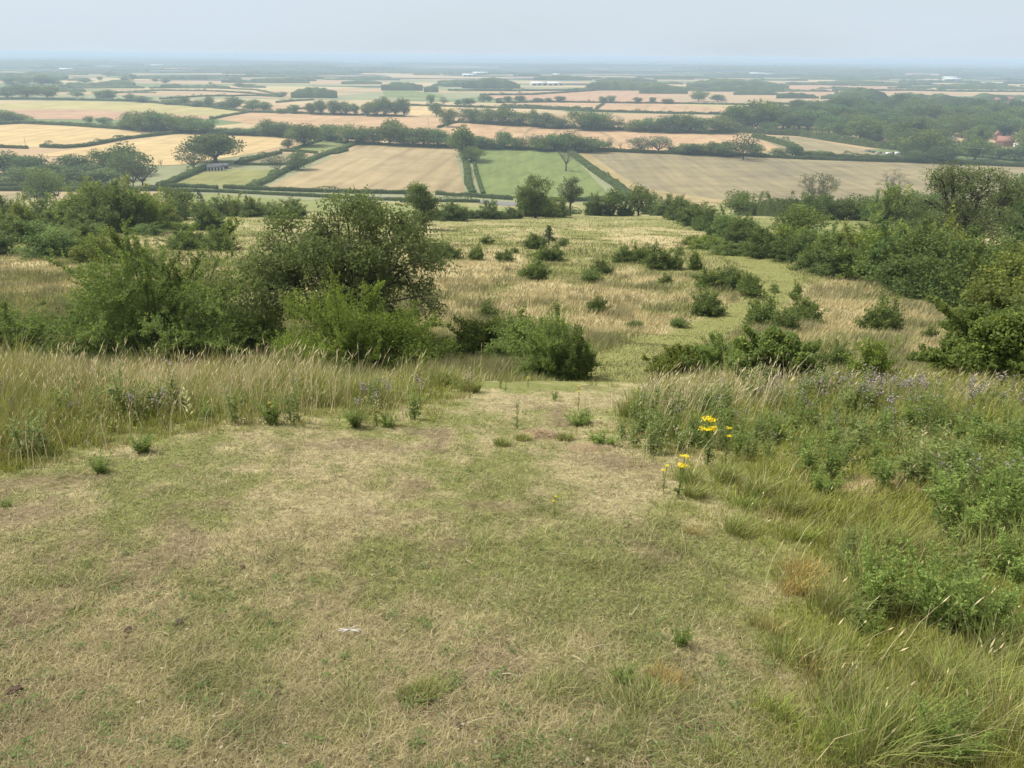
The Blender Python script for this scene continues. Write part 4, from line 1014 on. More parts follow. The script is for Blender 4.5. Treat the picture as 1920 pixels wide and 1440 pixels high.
LB = ['spiky shrub touching the right edge of the ash crown', 'small dark upright shrub in the pale grass right of the ash', 'low spreading shrub below the brow, left of the pine', 'rounded shrub directly left of the small pine', 'tiny bush right of the small pine', 'pale yellow green bush near the top of the hill field',
      'tiny dark bush left of the rounded shrub', 'left one of two touching shrubs below the pine', 'right one of two touching shrubs below the pine', 'neat spiky shrub alone in the golden grass below the pine', 'low rounded pale shrub in front of a darker one', 'darker shrub behind the low pale one',
      'left end of the four shrub group in the upper field', 'second of the four shrub group in the upper field', 'tallest of the four shrub group in the upper field', 'right end of the four shrub group in the upper field', 'tiny bush above the four shrub group', 'bright green conical sapling left of the hedge', 'small dark shrub below the four shrub group',
      'left half of a wide twin shrub near the path', 'right half of a wide twin shrub near the path', 'leaning shrub right of the wide twin shrub', 'spiky grey green shrub beside the bend of the path', 'small shrub in the green hollow of the field', 'pointed dark shrub above the near thicket', 'tall loose shrub on the right of the path', 'dark low shrub at the foot of the tall loose shrub',
      'fan shaped shrub above the right thicket', 'pointed dense shrub standing alone on the right slope', 'small shrub alone near the right hand hedge', 'little dark stump like bush on the lower right slope', 'pale green shrub behind the thistle bank', 'dense dark green round shrub behind the thistle bank',
      'thin upright sapling above the fan shaped shrub', 'tiny bush beside the upper end of the path', 'shrub half hidden behind the ash', 'brown tussock like bush in the middle field', 'low brownish bush beside the path bend']
for k, (x, y, h, w, kd, _) in enumerate(SH):
    place(kd, x, y, h, w, LB[k], 'shrubs scattered over the hill field', var=k, name='shrub', cat='shrub')
place('conifer', 1029, 460, 37, 30, 'small dark pine beside a rounded shrub in the hill field', var=1, name='pine_tree')

# ------------------------------------------------------------------ the big plants in the middle distance
big_shrub(905, 668, 66, 130, 'yellow green thicket left of the path', 401, np.array([.115, .155, .036])*1.25, 14000, .075)
big_shrub(985, 690, 90, 150, 'green thicket beside the path, left of the dark bush', 402, LG*1.4, 18000, .07)
big_shrub(1045, 710, 104, 120, 'grey green thicket at the left edge of the path', 403, LG*1.25, 32000, .044)
big_shrub(1083, 714, 84, 46, 'narrow dark bush overlooking the path', 404, LG*.8, 16000, .044, spread=50)
big_shrub(1275, 712, 54, 100, 'yellow tinged thicket right of the path', 405, np.array([.13, .16, .035])*1.25, 26000, .044)
big_shrub(1362, 713, 66, 130, 'green thicket behind the pale grasses right of the path', 406, LG*1.35, 34000, .044)
big_shrub(1448, 716, 84, 110, 'dark leafy thicket right of the path', 407, LG*1.2, 36000, .044)
big_shrub(1885, 716, 150, 230, 'large bright green bush at the right edge', 408, np.array([.15, .205, .052]), 90000, .042)
big_shrub(1850, 700, 100, 130, 'lower bush in front of the right hand hedge', 409, LG*1.15, 32000, .044)
big_shrub(1930, 714, 215, 230, 'tall bramble with arching sprays at the right edge', 410, np.array([.17, .215, .07]), 32000, .044, spread=64, spiky=3.0, nstem=26)
big_shrub(300, 668, 212, 380, 'broad hawthorn bush on the left above the pale grasses', 411, np.array([.13, .185, .05])*1.25, 80000, .068, name='hawthorn_bush', nstem=110, spread=86, spiky=1.6)
big_shrub(650, 700, 150, 270, 'bright yellow green bush in front of the ash', 412, np.array([.125, .175, .033])*1.25, 36000, .06, nstem=90)
big_shrub(760, 690, 100, 150, 'bright green bush under the right side of the ash', 413, np.array([.12, .165, .035])*1.25, 16000, .06)
big_shrub(20, 665, 88, 150, 'dark bush at the left edge behind the pale grasses', 414, LG*1.1, 18000, .06)
big_shrub(492, 660, 84, 90, 'green bush between the hawthorn and the ash', 415, LG*1.25, 12000, .06)
dome_at(655, 662, 305, 400, 'big ash tree with drooping leaves and dark crooked limbs', 420, name='ash_tree', nclump=80, cr=.078, leaf=.125, nleaf=48000, base=np.array([.16, .205, .07]), limbs=14, fork=.10, r0=.15, droop=.7, bark=(.07, .062, .052), zmin=.06, gapk=.8)
# ------------------------------------------------------------------ far woodland belts
def wood_belt(x0, x1, yb, dep, hgt, label, seed, base=LG*.8, name='distant_woodland', rough=.5):
    xc = (x0+x1)/2; sl = .0084*min(1, 20/(yb-100)+.3)
    P = G([x0, xc, x1], [yb-(xc-x0)*sl, yb, yb+(x1-xc)*sl]); A_, B_ = P[0, :2], P[2, :2]
    L = np.linalg.norm(B_-A_); T = (B_-A_)/L; Nn = np.array([-T[1], T[0]])
    st = max(5.0, L/420); n = max(8, int(L/st)); m = max(6, int(dep/max(st, 9))+4)
    s = np.linspace(0, L, n)[:, None]; q = np.linspace(0, 1, m)[None, :]
    endf = np.sqrt(np.clip(np.minimum(s, L-s)/(dep*0.6+30), 0.02, 1))
    wd = dep*(0.6+0.8*vnoise(s/160+seed, s*0+1, seed % 40))*endf
    x = A_[0]+T[0]*s+Nn[0]*q*wd; y = A_[1]+T[1]*s+Nn[1]*q*wd
    jit = st*0.35
    x = x+(_NT[(np.arange(n)[:, None]*7+np.arange(m)*13) % 256, seed % 256]-.5)*jit
    prof = np.clip(np.minimum(q*(m-1), (1-q)*(m-1))/1.0, 0, 1)**0.5
    z = prof*hgt*(1-rough+rough*(fbm(x/13, y/13, seed % 60, 3)*1.3+0.55*(vnoise(x/55, y/55, seed % 33)-.3)))*(0.5+.5*endf)
    V = np.stack([x, y, -80.3+z], -1).reshape(-1, 3)
    i = np.arange(n-1)[:, None]*m; j = np.arange(m-1)[None, :]
    f = np.stack([i+j, i+m+j, i+m+j+1, i+j+1], -1).reshape(-1, 4)
    tone = 0.65+0.7*fbm(x/18, y/18, seed % 21+3, 2).reshape(-1, 1)
    o = mesh_np(name, V, [f], np.asarray(base)[None]*tone, M_LEAF)
    tag(o, label, 'woodland', kind='stuff')
belts = [(866, 976, 166, 170, 26, 'dark dense plantation in the far middle'), (715, 792, 170, 150, 22, 'low dark wood left of the far plantation'), (795, 822, 173, 60, 20, 'small copse right of the low dark wood'), (1100, 1265, 170, 150, 24, 'long wood sloping behind the broad pinkish field'), (1200, 1290, 176, 90, 22, 'near end of the long wood'),
         (177, 250, 164, 120, 20, 'dark wood block on the far left'), (545, 632, 184, 90, 24, 'clump wood in the left middle fields'), (-60, 118, 150, 200, 20, 'broad dark wood at the left edge'), (1290, 1480, 166, 200, 22, 'dark wood in front of the right hand hamlet'), (1568, 1672, 196, 110, 30, 'round topped copse behind the village'),
         (1320, 1470, 172, 60, 14, 'line of trees under the dark right wood'), (1740, 1800, 200, 60, 24, 'loose copse left of the blue roofed barns'), (1540, 1580, 186, 60, 14, 'small trees left of the round topped copse'), (1680, 1760, 188, 60, 14, 'hedgerow trees behind the round topped copse'), (1830, 1890, 190, 60, 18, 'trees around the farm on the far right'), (640, 715, 158, 120, 12, 'far hedgerow wood left of centre'),
         (830, 870, 163, 60, 16, 'small wood left of the plantation'), (1000, 1110, 150, 200, 16, 'hazy wood behind the pale roofs'), (1760, 1920, 168, 80, 14, 'trees in the haze at the far right')]
for k, b in enumerate(belts): wood_belt(*b, seed=500+k*7)
rb = np.random.default_rng(77); cnt = 0
side = ['far left', 'left', 'left of centre', 'centre', 'right of centre', 'right', 'far right']
for band, (ya, yb_, nb) in enumerate([(107.8, 110, 10), (110, 114, 12), (114, 119, 14), (119, 125, 15), (125, 132, 16), (132, 140, 15), (140, 150, 10), (150, 160, 7)]):
    for k in range(nb):
        xm = rb.uniform(-100, 2020); y = rb.uniform(ya, yb_); yy = y+(xm-960)*0.0085
        ln = rb.uniform(70, 330)*(1.4 if band < 5 else 0.55)
        if band >= 5 and 150 < xm < 640 and rb.random() < .7: continue
        nm = ['very faint blue', 'faint blue', 'hazy blue', 'hazy blue grey', 'blue grey', 'grey blue', 'soft grey green', 'grey green'][band]
        cnt += 1
        wood_belt(xm-ln/2, xm+ln/2, yy, rb.uniform(250, 700) if band < 5 else rb.uniform(60, 200), rb.uniform(15, 24) if band < 5 else rb.uniform(9, 15),
                  '%s woodland belt on the %s of the plain' % (nm, side[int(np.clip(xm/1920*7, 0, 6))]), 700+cnt*3)

for k in range(95):
    xm = rb.uniform(-60, 1980); y = rb.uniform(124, 158) if k < 60 else rb.uniform(150, 182)
    if k >= 60 and 420 < xm < 1300 and y > 172: continue
    ln = rb.uniform(40, 170); yy = y+(xm-960)*0.006
    wood_belt(xm-ln/2, xm+ln/2, yy, rb.uniform(12, 30), rb.uniform(5, 13), 'thin grey blue hedgerow with trees on the %s of the plain' % side[int(np.clip(xm/1920*7, 0, 6))], 1500+k*5, name='distant_hedgerow', rough=.85)

# ------------------------------------------------------------------ the village wood: single trees
VW = [(1440, 222), (1560, 206), (1700, 207), (1960, 214), (1990, 306), (1705, 302), (1690, 280), (1600, 268), (1500, 250), (1440, 248)]
HOLES = [(1880, 262, 36, 16), (1787, 262, 30, 12), (1668, 290, 40, 8), (1648, 246, 18, 8), (1880, 275, 40, 9)]
rv = random.Random(9); pts = []
tries = 0
while len(pts) < 185 and tries < 6000:
    tries += 1
    x = rv.uniform(1430, 1990); y = rv.uniform(205, 306)
    if not inpoly(np.array([x]), np.array([y]), VW)[0]: continue
    if any(abs(x-a) < c and -4 < y-b < d+14 for a, b, c, d in HOLES): continue
    sz = 9+(y-205)*0.11
    if any(math.hypot(x-a, (y-b)*3.0) < sz*.95 for a, b in pts): continue
    pts.append((x, y))
pts.sort(key=lambda t: t[1])
for k, (x, y) in enumerate(pts):
    kd = rv.choices(['round', 'tall', 'oak', 'conifer', 'bush'], [6, 3, 1, .5, 1])[0]
    h = (24+(y-205)*0.21)*rv.uniform(.75, 1.25); w = h*rv.uniform(.85, 1.35)
    if kd == 'conifer': w = h*.5
    if kd == 'bush': h *= .6
    if kd == 'oak': h *= 1.1
    if 1846 < x < 1922 and y > 262: h = min(h, max(9, y-276))
    if 1766 < x < 1808 and y > 262: h = min(h, max(9, y-270))
    zone = 'behind the red roofed house' if x > 1800 and y < 262 else 'below the red roofed house' if x > 1800 else 'at the back of the village wood' if y < 232 else 'between the parked cars and the bungalow' if x > 1660 else 'at the dun field end of the village wood'
    place(kd, x, y, h, w, '%s crowded %s' % (ADJ[kd], zone), 'village wood trees '+zone+' '+kd, r=rv)
place('conifer', 1717, 288, 58, 62, 'broad dark cedar beside the parked cars', var=1, name='cedar_tree')
place('conifer', 1645, 272, 24, 16, 'narrow dark conifer by the right hand power pole', var=0)
place('round', 1612, 262, 46, 50, 'big pale domed tree in the middle of the village wood', var=1)
place('round', 1680, 272, 42, 48, 'bright green domed tree behind the parked cars', var=1)
place('round', 1716, 305, 26, 34, 'rounded tree in front of the cedar at the hedge', var=0)
place('round', 1765, 307, 34, 40, 'rounded tree at the hedge below the bungalow', var=2)

# ------------------------------------------------------------------ buildings
from mathutils import noise as mnoise
MATS = dict(white=mat_plain('whitewash', (.72, .72, .69), .8, .08, 1), brick=mat_plain('red_brick', (.25, .14, .105), .9, .2, 2), slate=mat_plain('grey_slate', (.16, .17, .19), .7, .2, 1), tile=mat_plain('red_tile', (.27, .14, .115), .8, .2, 1),
            glass=mat_plain('window_glass', (.04, .05, .06), .2, .1, 1, .5), dark=mat_plain('dark_opening', (.03, .03, .03), .9, .1, 1), pale=mat_plain('pale_render', (.62, .60, .54), .85, .1, 1), blue=mat_plain('blue_green_sheet', (.30, .42, .42), .6, .1, .4),
            sheet=mat_plain('pale_sheet', (.60, .62, .63), .6, .1, .3), wood=mat_plain('weathered_wood', (.20, .16, .12), .9, .2, 3), metal=mat_plain('grey_metal', (.30, .31, .32), .5, .1, 2))
def boxes(name, bs, mat, parent):
    V = []; Fc = []
    for k, (x0, x1, y0, y1, z0, z1) in enumerate(bs):
        V += [(x, y, z) for z in (z0, z1) for y in (y0, y1) for x in (x0, x1)]
        Fc.append(np.array([[0, 2, 3, 1], [4, 5, 7, 6], [0, 1, 5, 4], [2, 6, 7, 3], [0, 4, 6, 2], [1, 3, 7, 5]])+8*k)
    return mesh_np(name, np.array(V, float), [np.concatenate(Fc)], None, mat, parent)
def house(px, py, L, W, hw, hr, rz, wall, roof, label, name='house', cat='house', wins=3, door=True, chimney=True, openings=False):
    p = g1(px, py); e = empty(name, (p[0], p[1], p[2]-.1), rz); tag(e, label, cat)
    # walls with gables
    x, y = L/2, W/2
    V = [(-x, -y, 0), (x, -y, 0), (x, y, 0), (-x, y, 0), (-x, -y, hw), (x, -y, hw), (x, y, hw), (-x, y, hw), (-x, 0, hw+hr), (x, 0, hw+hr)]
    o = mesh_np('wall', np.array(V, float), [np.array([[0, 1, 5, 4], [2, 3, 7, 6]]), np.array([[1, 2, 6, 9, 5], [3, 0, 4, 8, 7]])], None, MATS[wall], e)
    t = .22; ov = .45; s = hr/y
    R_ = []
    for sg in (-1, 1):
        a = [(-x-ov, sg*(y+ov), hw-s*ov), (x+ov, sg*(y+ov), hw-s*ov), (x+ov, 0, hw+hr), (-x-ov, 0, hw+hr)]
        R_.append([(q[0], q[1], q[2]+.02) for q in a]+[(q[0], q[1], q[2]+.02+t) for q in a])
    Vr = np.array(R_[0]+R_[1], float); fb = np.array([[0, 1, 2, 3], [7, 6, 5, 4], [0, 4, 5, 1], [1, 5, 6, 2], [2, 6, 7, 3], [3, 7, 4, 0]])
    rf = mesh_np('roof', Vr, [np.concatenate([fb, fb+8])], None, MATS[roof], e)
    if chimney: boxes('chimney', [(x*.6-.4, x*.6+.4, -.35, .35, hw+hr-.5, hw+hr+1.3)], MATS['brick'], rf)
    for sg in (-1, 1):
        for k in range(wins):
            cx = -x+L*(k+.5)/wins
            if openings:
                boxes('opening', [(cx-L/wins*.3, cx+L/wins*.3, sg*y-.02 if sg < 0 else y-.05, sg*y+.05 if sg < 0 else y+.02, .1, hw*.8)], MATS['dark'], e); continue
            if door and sg < 0 and k == wins//2:
                boxes('door', [(cx-.5, cx+.5, -y-.03, -y+.03, 0, 2.05)], MATS['wood'], e); continue
            for zz in ([hw*.25+.6] if hw < 4 else [1.0, 3.6]):
                f = boxes('window', [(cx-.6, cx+.6, sg*y-.04, sg*y+.04, zz, zz+1.2)], MATS['white'], e)
                boxes('pane', [(cx-.5, cx+.5, sg*y-.06, sg*y+.06, zz+.1, zz+1.1)], MATS['glass'], f)
    return e
house(405, 319, 11, 5, 2.7, 1.9, .25, 'white', 'slate', 'white walled stable with dark openings and grey roof under the oak', 'stable', 'stable', 5, False, False, True)
house(418, 316, 8, 4.5, 2.2, 1.5, .25, 'wood', 'slate', 'lower dark shed joined behind the white stable', 'shed', 'shed', 3, False, False, True)
house(1368, 248, 18, 9, 3, 3, .1, 'wood', 'slate', 'dark grey roofed shed left of the tall tree clump', 'shed', 'shed', 3, False, False, True)
house(1398, 246, 15, 9, 3, 3, -.2, 'wood', 'slate', 'second grey roofed shed at the orange field edge', 'shed', 'shed', 3, False, False, True)
house(1882, 274, 15, 8, 5.2, 4.4, -.25, 'brick', 'tile', 'red brick house with a red tiled roof in the village trees', 'house', 'house', 4)
house(1868, 262, 9, 7, 5.2, 3.8, 1.3, 'brick', 'tile', 'smaller red brick gable behind the main red roof', 'house', 'house', 2)
house(1908, 276, 8, 5, 2.6, 1.0, -.25, 'white', 'sheet', 'white flat looking extension right of the red house', 'outbuilding', 'outbuilding', 2, True, False)
house(1786, 268, 8, 6, 4.6, 2.6, 1.2, 'pale', 'slate', 'pale rendered house gable among the village trees', 'house', 'house', 2)
house(1776, 270, 11, 5, 2.4, .9, .1, 'white', 'sheet', 'low white bungalow beside the pale gable', 'bungalow', 'house', 3)
house(1645, 246, 16, 9, 3.5, 2.4, .0, 'wood', 'blue', 'pale green roofed barn in the village wood', 'barn', 'barn', 3, False, False, True)
house(1888, 201, 52, 20, 5, 3.2, .05, 'wood', 'blue', 'long blue green roofed barn on the far right', 'barn', 'barn', 6, False, False, True)
house(1912, 199, 40, 18, 5, 4, .0, 'brick', 'blue', 'second blue green roofed barn at the right edge', 'barn', 'barn', 5, False, False, True)
house(1868, 192, 14, 8, 5, 4, .3, 'brick', 'tile', 'red roofed farmhouse behind the blue green barns', 'farmhouse', 'house', 3)
house(1893, 190, 16, 8, 5, 4, -.2, 'brick', 'tile', 'second red roofed farmhouse behind the barns', 'farmhouse', 'house', 3)
house(1072, 241, 9, 7, 3, 2, .2, 'pale', 'slate', 'small pale building in the second tree belt', 'house', 'house', 2)
house(1043, 148, 26, 20, 16, 3, .1, 'pale', 'sheet', 'tall pale block standing in the hazy wood', 'building', 'building', 3, False, False)
for k, (x, y, L, c, lb) in enumerate([(1780, 147, 60, 'sheet', 'long pale roofed shed in the haze, upper of the pair'), (1785, 150, 70, 'sheet', 'long pale roofed shed in the haze, lower of the pair'), (125, 131, 60, 'sheet', 'pale roofed shed in the haze on the far left'), (290, 123, 50, 'sheet', 'hazy white building beyond the left fields'),
                                  (880, 142, 60, 'sheet', 'long pale shed in the haze above the plantation'), (900, 138, 70, 'sheet', 'second long pale shed above the plantation'), (1010, 159, 50, 'sheet', 'small bright roof left of the long wood'), (1040, 159, 50, 'sheet', 'bright roof in the middle before the long wood'),
                                  (1420, 139, 80, 'sheet', 'wide pale roofed works in the right haze'), (1445, 141, 60, 'sheet', 'lower pale roof beside the wide works'), (1810, 165, 60, 'sheet', 'pale shed by the grey water like field'), (300, 175-52, 40, 'sheet', 'tiny hazy white roof on the left horizon'),
                                  (652, 116, 60, 'sheet', 'faint white roof near the horizon left of centre'), (668, 116, 60, 'sheet', 'second faint white roof near the horizon')]):
    house(x, y+1, L, L*.35, 6, 4, 0.05*k % .4, 'pale', c, lb, 'barn', 'barn', 3, False, False, True)

# ------------------------------------------------------------------ parked cars by the dun field
CARCOL = dict(white=mat_plain('white_paint', (.8, .8, .8), .3, .03, 1, .5), silver=mat_plain('silver_paint', (.45, .47, .5), .3, .05, 1, .5), black=mat_plain('black_paint', (.03, .03, .035), .3, .1, 1, .5), blue=mat_plain('blue_paint', (.08, .12, .25), .3, .1, 1, .5), red=mat_plain('red_paint', (.35, .04, .03), .3, .1, 1, .5))
TYRE = mat_plain('tyre', (.02, .02, .02), .9, .1, 1)
def car(px, py, col, rz, label, van=False):
    p = g1(px, py); e = empty('parked_car' if not van else 'camper_van', (p[0], p[1], p[2]+.1), rz); tag(e, label, 'car' if not van else 'van', 'vehicles parked at the corner of the dun field')
    L, W = (4.3, 1.75) if not van else (6.2, 2.1)
    low = [(-L/2, .35), (L/2, .35), (L/2, .72), (L/2-.9, .92), (-L/2+.15, .95), (-L/2, .8)] if not van else [(-L/2, .4), (L/2, .4), (L/2, 1.1), (L/2-.9, 1.35), (L/2-1.1, 2.6), (-L/2, 2.7)]
    cab = [(-L/2+.35, .93), (L/2-1.2, .91), (L/2-1.9, 1.42), (-L/2+.8, 1.45)]
    def ext(name, prof, w, mat, par, inset=0):
        n = len(prof); V = [(a, -w/2, b) for a, b in prof]+[(a, w/2, b) for a, b in prof]
        side = np.array([[i, (i+1) % n, n+(i+1) % n, n+i] for i in range(n)])
        return mesh_np(name, np.array(V, float), [side, np.array([list(range(n))[::-1], list(range(n, 2*n))])], None, mat, par)
    b = ext('body', low, W, CARCOL[col], e)
    if not van:
        ext('window', cab, W-.14, MATS['glass'], e)
        ext('roof', [(-L/2+.78, 1.452), (L/2-1.88, 1.43), (L/2-1.95, 1.48), (-L/2+.85, 1.5)], W-.12, CARCOL[col], e)
    else:
        boxes('window', [(-L/2+1, L/2-2, -W/2-.02, W/2+.02, 1.6, 2.1)], MATS['glass'], e)
    for sx_ in (-1, 1):
        for sy_ in (-1, 1):
            an = np.linspace(0, 2*np.pi, 13)[:-1]; x0 = sx_*L*.31
            V = np.concatenate([np.stack([x0+.32*np.cos(an), np.full(12, sy_*(W/2-.2)), .32+.32*np.sin(an)], 1), np.stack([x0+.32*np.cos(an), np.full(12, sy_*(W/2+.02)), .32+.32*np.sin(an)], 1)])
            i = np.arange(12); mesh_np('wheel', V, [np.stack([i, (i+1) % 12, 12+(i+1) % 12, 12+i], 1), np.array([list(range(12)), list(range(12, 24))])], None, TYRE, e)
for a in [(1667, 291.5, 'white', .1, 'large white camper van at the field corner', True), (1684, 291.0, 'white', -.1, 'white van parked right of the camper van', True), (1656, 290.5, 'silver', 1.2, 'silver car just left of the white camper van'), (1646, 288.5, 'white', .3, 'white car in the middle of the parked row'),
          (1651, 287.5, 'red', .9, 'dark red car behind the silver one'), (1638, 286.5, 'black', .2, 'black car in the parked row'), (1630, 285.0, 'blue', .6, 'blue car near the left of the parked row'), (1623, 283.5, 'silver', 1.0, 'leftmost silver car at the field edge'), (1676, 289.0, 'black', .4, 'black car behind the two white vans'), (1697, 291.5, 'blue', .2, 'dark blue car at the right end of the parked row')]:
    car(*a)

# ------------------------------------------------------------------ power poles
def pole(px, py, hpx, label, arm=True):
    p = g1(px, py); h = top_height(p, hpx); e = empty('power_pole', tuple(p)); tag(e, label, 'power pole', 'wooden power poles on the plain')
    V, Fq = tubes([(np.array([[0, 0, -.3], [0, 0, h/2], [0, 0, h]]), np.array([.2, .17, .14]))], 8)
    mesh_np('post', V, [Fq], None, MATS['wood'], e)
    if arm:
        boxes('crossarm', [(-1.3, 1.3, -.08, .08, h-.55, h-.37)], MATS['wood'], e)
        for q in (-1.15, 0, 1.15):
            boxes('insulator', [(q-.07, q+.07, -.07, .07, h-.37 if q else h, h-.1 if q else h+.25)], MATS['sheet'], e)
    return p, h
pl = [pole(1576, 258, 17, 'power pole in the bushy hedge behind the dun field'), pole(1638, 272, 20, 'power pole behind the parked cars'), pole(1835, 309, 31, 'power pole standing over the hedge below the red house')]
pole(1058, 246, 26, 'slim pole in the second tree belt'); pole(1177, 247, 22, 'slim pole right of the small pale building'); pole(803, 236, 14, 'short pole in the orange wheat field'); pole(49, 276, 18, 'thin pole at the left end of the straw fields', False); pole(906, 262, 12, 'short post in the tracked orange field', False)
pole(644, 275, 12, 'short post at the corner of the mown tan field', False)
wp = []
for (a, ha), (b, hb) in zip(pl[:-1], pl[1:]):
    for off in (-1.15, 1.15):
        t = np.linspace(0, 1, 16)[:, None]; q = (a+np.array([off, 0, ha-.1]))*(1-t)+(b+np.array([off, 0, hb-.1]))*t; q[:, 2] -= 2.5*np.sin(t[:, 0]*np.pi)
        wp.append((q, np.full(16, .03)))
V, Fq = tubes(wp, 4); o = mesh_np('power_line', V, [Fq], None, MATS['metal']); tag(o, 'thin wires strung between the village power poles', 'power line')
# ------------------------------------------------------------------ grass of the turf
rg = np.random.default_rng(21)
def px_scatter(n, x0, x1, y0, y1, r=rg):
    px = r.uniform(x0, x1, n); py = r.uniform(y0, y1, n)
    return G_scatter(px, py, r)
def dist(P): return np.linalg.norm(P, axis=1)
def grass_cols(n, dry, r, straw=STRAW, green=GREEN, var=.28, hue=None):
    pick = (r.random(n) < dry)[:, None]
    s = straw*(1+var*(r.random((n, 1))*2-1))*(1+.10*(r.random((n, 3))-.5))
    g = green*(1+var*1.3*(r.random((n, 1))*2-1))*(1+.16*(r.random((n, 3))-.5))
    mixv = r.random((n, 1))*.35
    c = np.where(pick, s*(1-mixv*.5)+g*mixv*.5, g*(1-mixv)+s*mixv)
    return c
P = px_scatter(520000, -160, 2080, 690, 1600)
m = lawn_mask(P[:, 0], P[:, 1]); P = P[rg.random(len(P)) < m*1.0]; d = dist(P); n = len(P)
dr = dryness(P[:, 0], P[:, 1])
soil = sstep(0.60, 0.74, fbm(P[:, 0]*1.7, P[:, 1]*1.5, 31, 4))
keep = rg.random(n) > soil*0.6; P, d, dr = P[keep], d[keep], dr[keep]; n = len(P)
tuft = sstep(.6, .8, fbm(P[:, 0]*3.1, P[:, 1]*3.1, 61, 2))
h = (0.010+0.022*rg.random(n)**1.6)*(1+1.5*tuft*(1-dr))*(0.75+.3*np.clip(d/5, 0, 1.6))
a = rg.random(n)*6.283; L_ = h*(0.8+1.6*rg.random(n))
lean = np.stack([np.cos(a)*L_, np.sin(a)*L_], 1)
tn = (.72+.56*fbm(P[:, 0]*7, P[:, 1]*6, 141, 3))[:, None]
c = grass_cols(n, dr*.80+.08, rg, STRAW*1.02, GREEN*1.22, var=.5)*tn
near = d < 5.0
A = Acc()
v, f, cc = blades(P[near], h[near], np.maximum(.0022, d[near]/771*.55), lean[near], c[near], r=rg); A.add(v, f, cc)
v, f, cc = blades(P[~near], h[~near], np.maximum(.0022, d[~near]/771*.6), lean[~near], c[~near], r=rg, seg2=False); A.add(v, f, cc)
# dead thatch lying on the turf
P = px_scatter(60000, -160, 2080, 700, 1600); m = lawn_mask(P[:, 0], P[:, 1]); P = P[rg.random(len(P)) < m]; d = dist(P); n = len(P)
P[:, 2] += .004+.012*rg.random(n)
a = rg.random(n)*6.283; L_ = (.02+.05*rg.random(n)**2); lean = np.stack([np.cos(a)*L_, np.sin(a)*L_], 1)
c = np.array([.46, .38, .24])*(.45+.7*rg.random((n, 1)))
v, f, cc = blades(P, .003, np.maximum(.0018, d/771*.45), lean, c, r=rg); A.add(v, f, cc)
o = A.build('turf_grass', M_GRASS); tag(o, 'short trodden turf, part green and part straw dry', 'grass', kind='stuff')

# broad leaved rosettes and clover in the turf
cn_ = 420; q = px_scatter(cn_, -100, 1560, 770, 1560); q = q[lawn_mask(q[:, 0], q[:, 1]) > .5]; gsel = fbm(q[:, 0]*.8, q[:, 1]*.8, 151, 2); q = q[gsel > .47]
k = 26; n = len(q)*k; rad = np.repeat(.02+.06*rg.random(len(q)), k); a = rg.random(n)*6.283; ro = rad*np.sqrt(rg.random(n))
C = np.repeat(q, k, 0)+np.stack([np.cos(a)*ro, np.sin(a)*ro, .012+.012*rg.random(n)], 1)
ln_ = .007+.012*rg.random(n); cc = leafcols(n, rg, np.array([.15, .21, .07]), .3)
v, f, cc = quads(C, np.stack([np.cos(a), np.sin(a), .1+0*a], 1), unit(rdir(n, rg)*.4+[0, 0, 1]), ln_, ln_*.62, cc)
o = mesh_np('clover', v, [f], cc, M_LEAF); tag(o, 'small clover and rosette leaves low in the turf', 'clover', kind='stuff')
# ------------------------------------------------------------------ rough grass round the turf
def tall_at(x, y):
    """standing height of the rough grass near the viewer"""
    d = polydist(x, y, LAWN_W+[LAWN_W[0]])
    left = x < 0.9+0.10*(y-7)
    hl = 0.06+0.24*sstep(0.1, 1.8, d)+0.10*sstep(1.8, 3.5, d)
    hr = 0.04+0.055*sstep(0.1, 1.0, d)+0.04*sstep(1, 2.5, d)+0.09*sstep(5.0, 7.5, y)*sstep(.2, 1.2, d)
    cl = fbm(x*.9, y*.9, 73, 3)
    return np.where(left, hl*(.45+1.15*sstep(.3, .7, cl)), hr*(.6+.8*cl))*(0.6+0.8*fbm(x*2.3, y*2.3, 71, 2))
def tufts(P, nb, hfun, wmin, dryf, r, splay=.55, straw=STRAW, green=GREEN, wind=(0.12, 0.0), rad=.05, wpx=.6, name=None):
    n = len(P); k = nb
    C = np.repeat(P, k, 0); N = n*k
    th = np.repeat(hfun, k)*(0.5+.65*r.random(N))
    a = r.random(N)*6.283; ro = rad*np.sqrt(r.random(N))
    C = C+np.stack([np.cos(a)*ro, np.sin(a)*ro, np.zeros(N)], 1); C[:, 2] = H(C[:, 0], C[:, 1])-.01
    sp = splay*(0.25+r.random(N)); lean = np.stack([np.cos(a), np.sin(a)], 1)*(th*sp)[:, None]+np.array(wind)*th[:, None]*(.4+1.2*r.random((N, 1)))
    tone = np.repeat(0.75+.5*r.random(n), k)[:, None]
    c = grass_cols(N, np.clip(np.repeat(dryf, k), 0, 1), r, straw, green)*tone
    w = np.maximum(wmin, dist(C)/771*wpx)
    return C, th, w, lean, c
A = Acc()
P = px_scatter(34000, -260, 2180, 660, 1620)
lm = lawn_mask(P[:, 0], P[:, 1]); P = P[(rg.random(len(P)) > lm*1.02) & (P[:, 1] < 13.5)]; P = P[~((path_d(P[:, 0], P[:, 1]) < 1.0) & (P[:, 1] > 8) & (rg.random(len(P)) < .93))]
h = tall_at(P[:, 0], P[:, 1]); side_l = P[:, 0] < 0.9+0.10*(P[:, 1]-7)
dp = dryness(P[:, 0], P[:, 1])
dr = np.where(side_l, .10+.55*dp+.16*sstep(8.5, 10.5, P[:, 1]), .06+.45*dp+.35*sstep(8, 10, P[:, 1]))
C, th, w, lean, c = tufts(P, 18, h, .0025, dr, rg, splay=.62, rad=.07, green=GREEN*1.2+np.array([.065, .085, -.022]))
# bleached upper stems, green feet are left to the blade mix
v, f, cc = blades(C, th, w, lean, c, r=rg); A.add(v, f, cc)
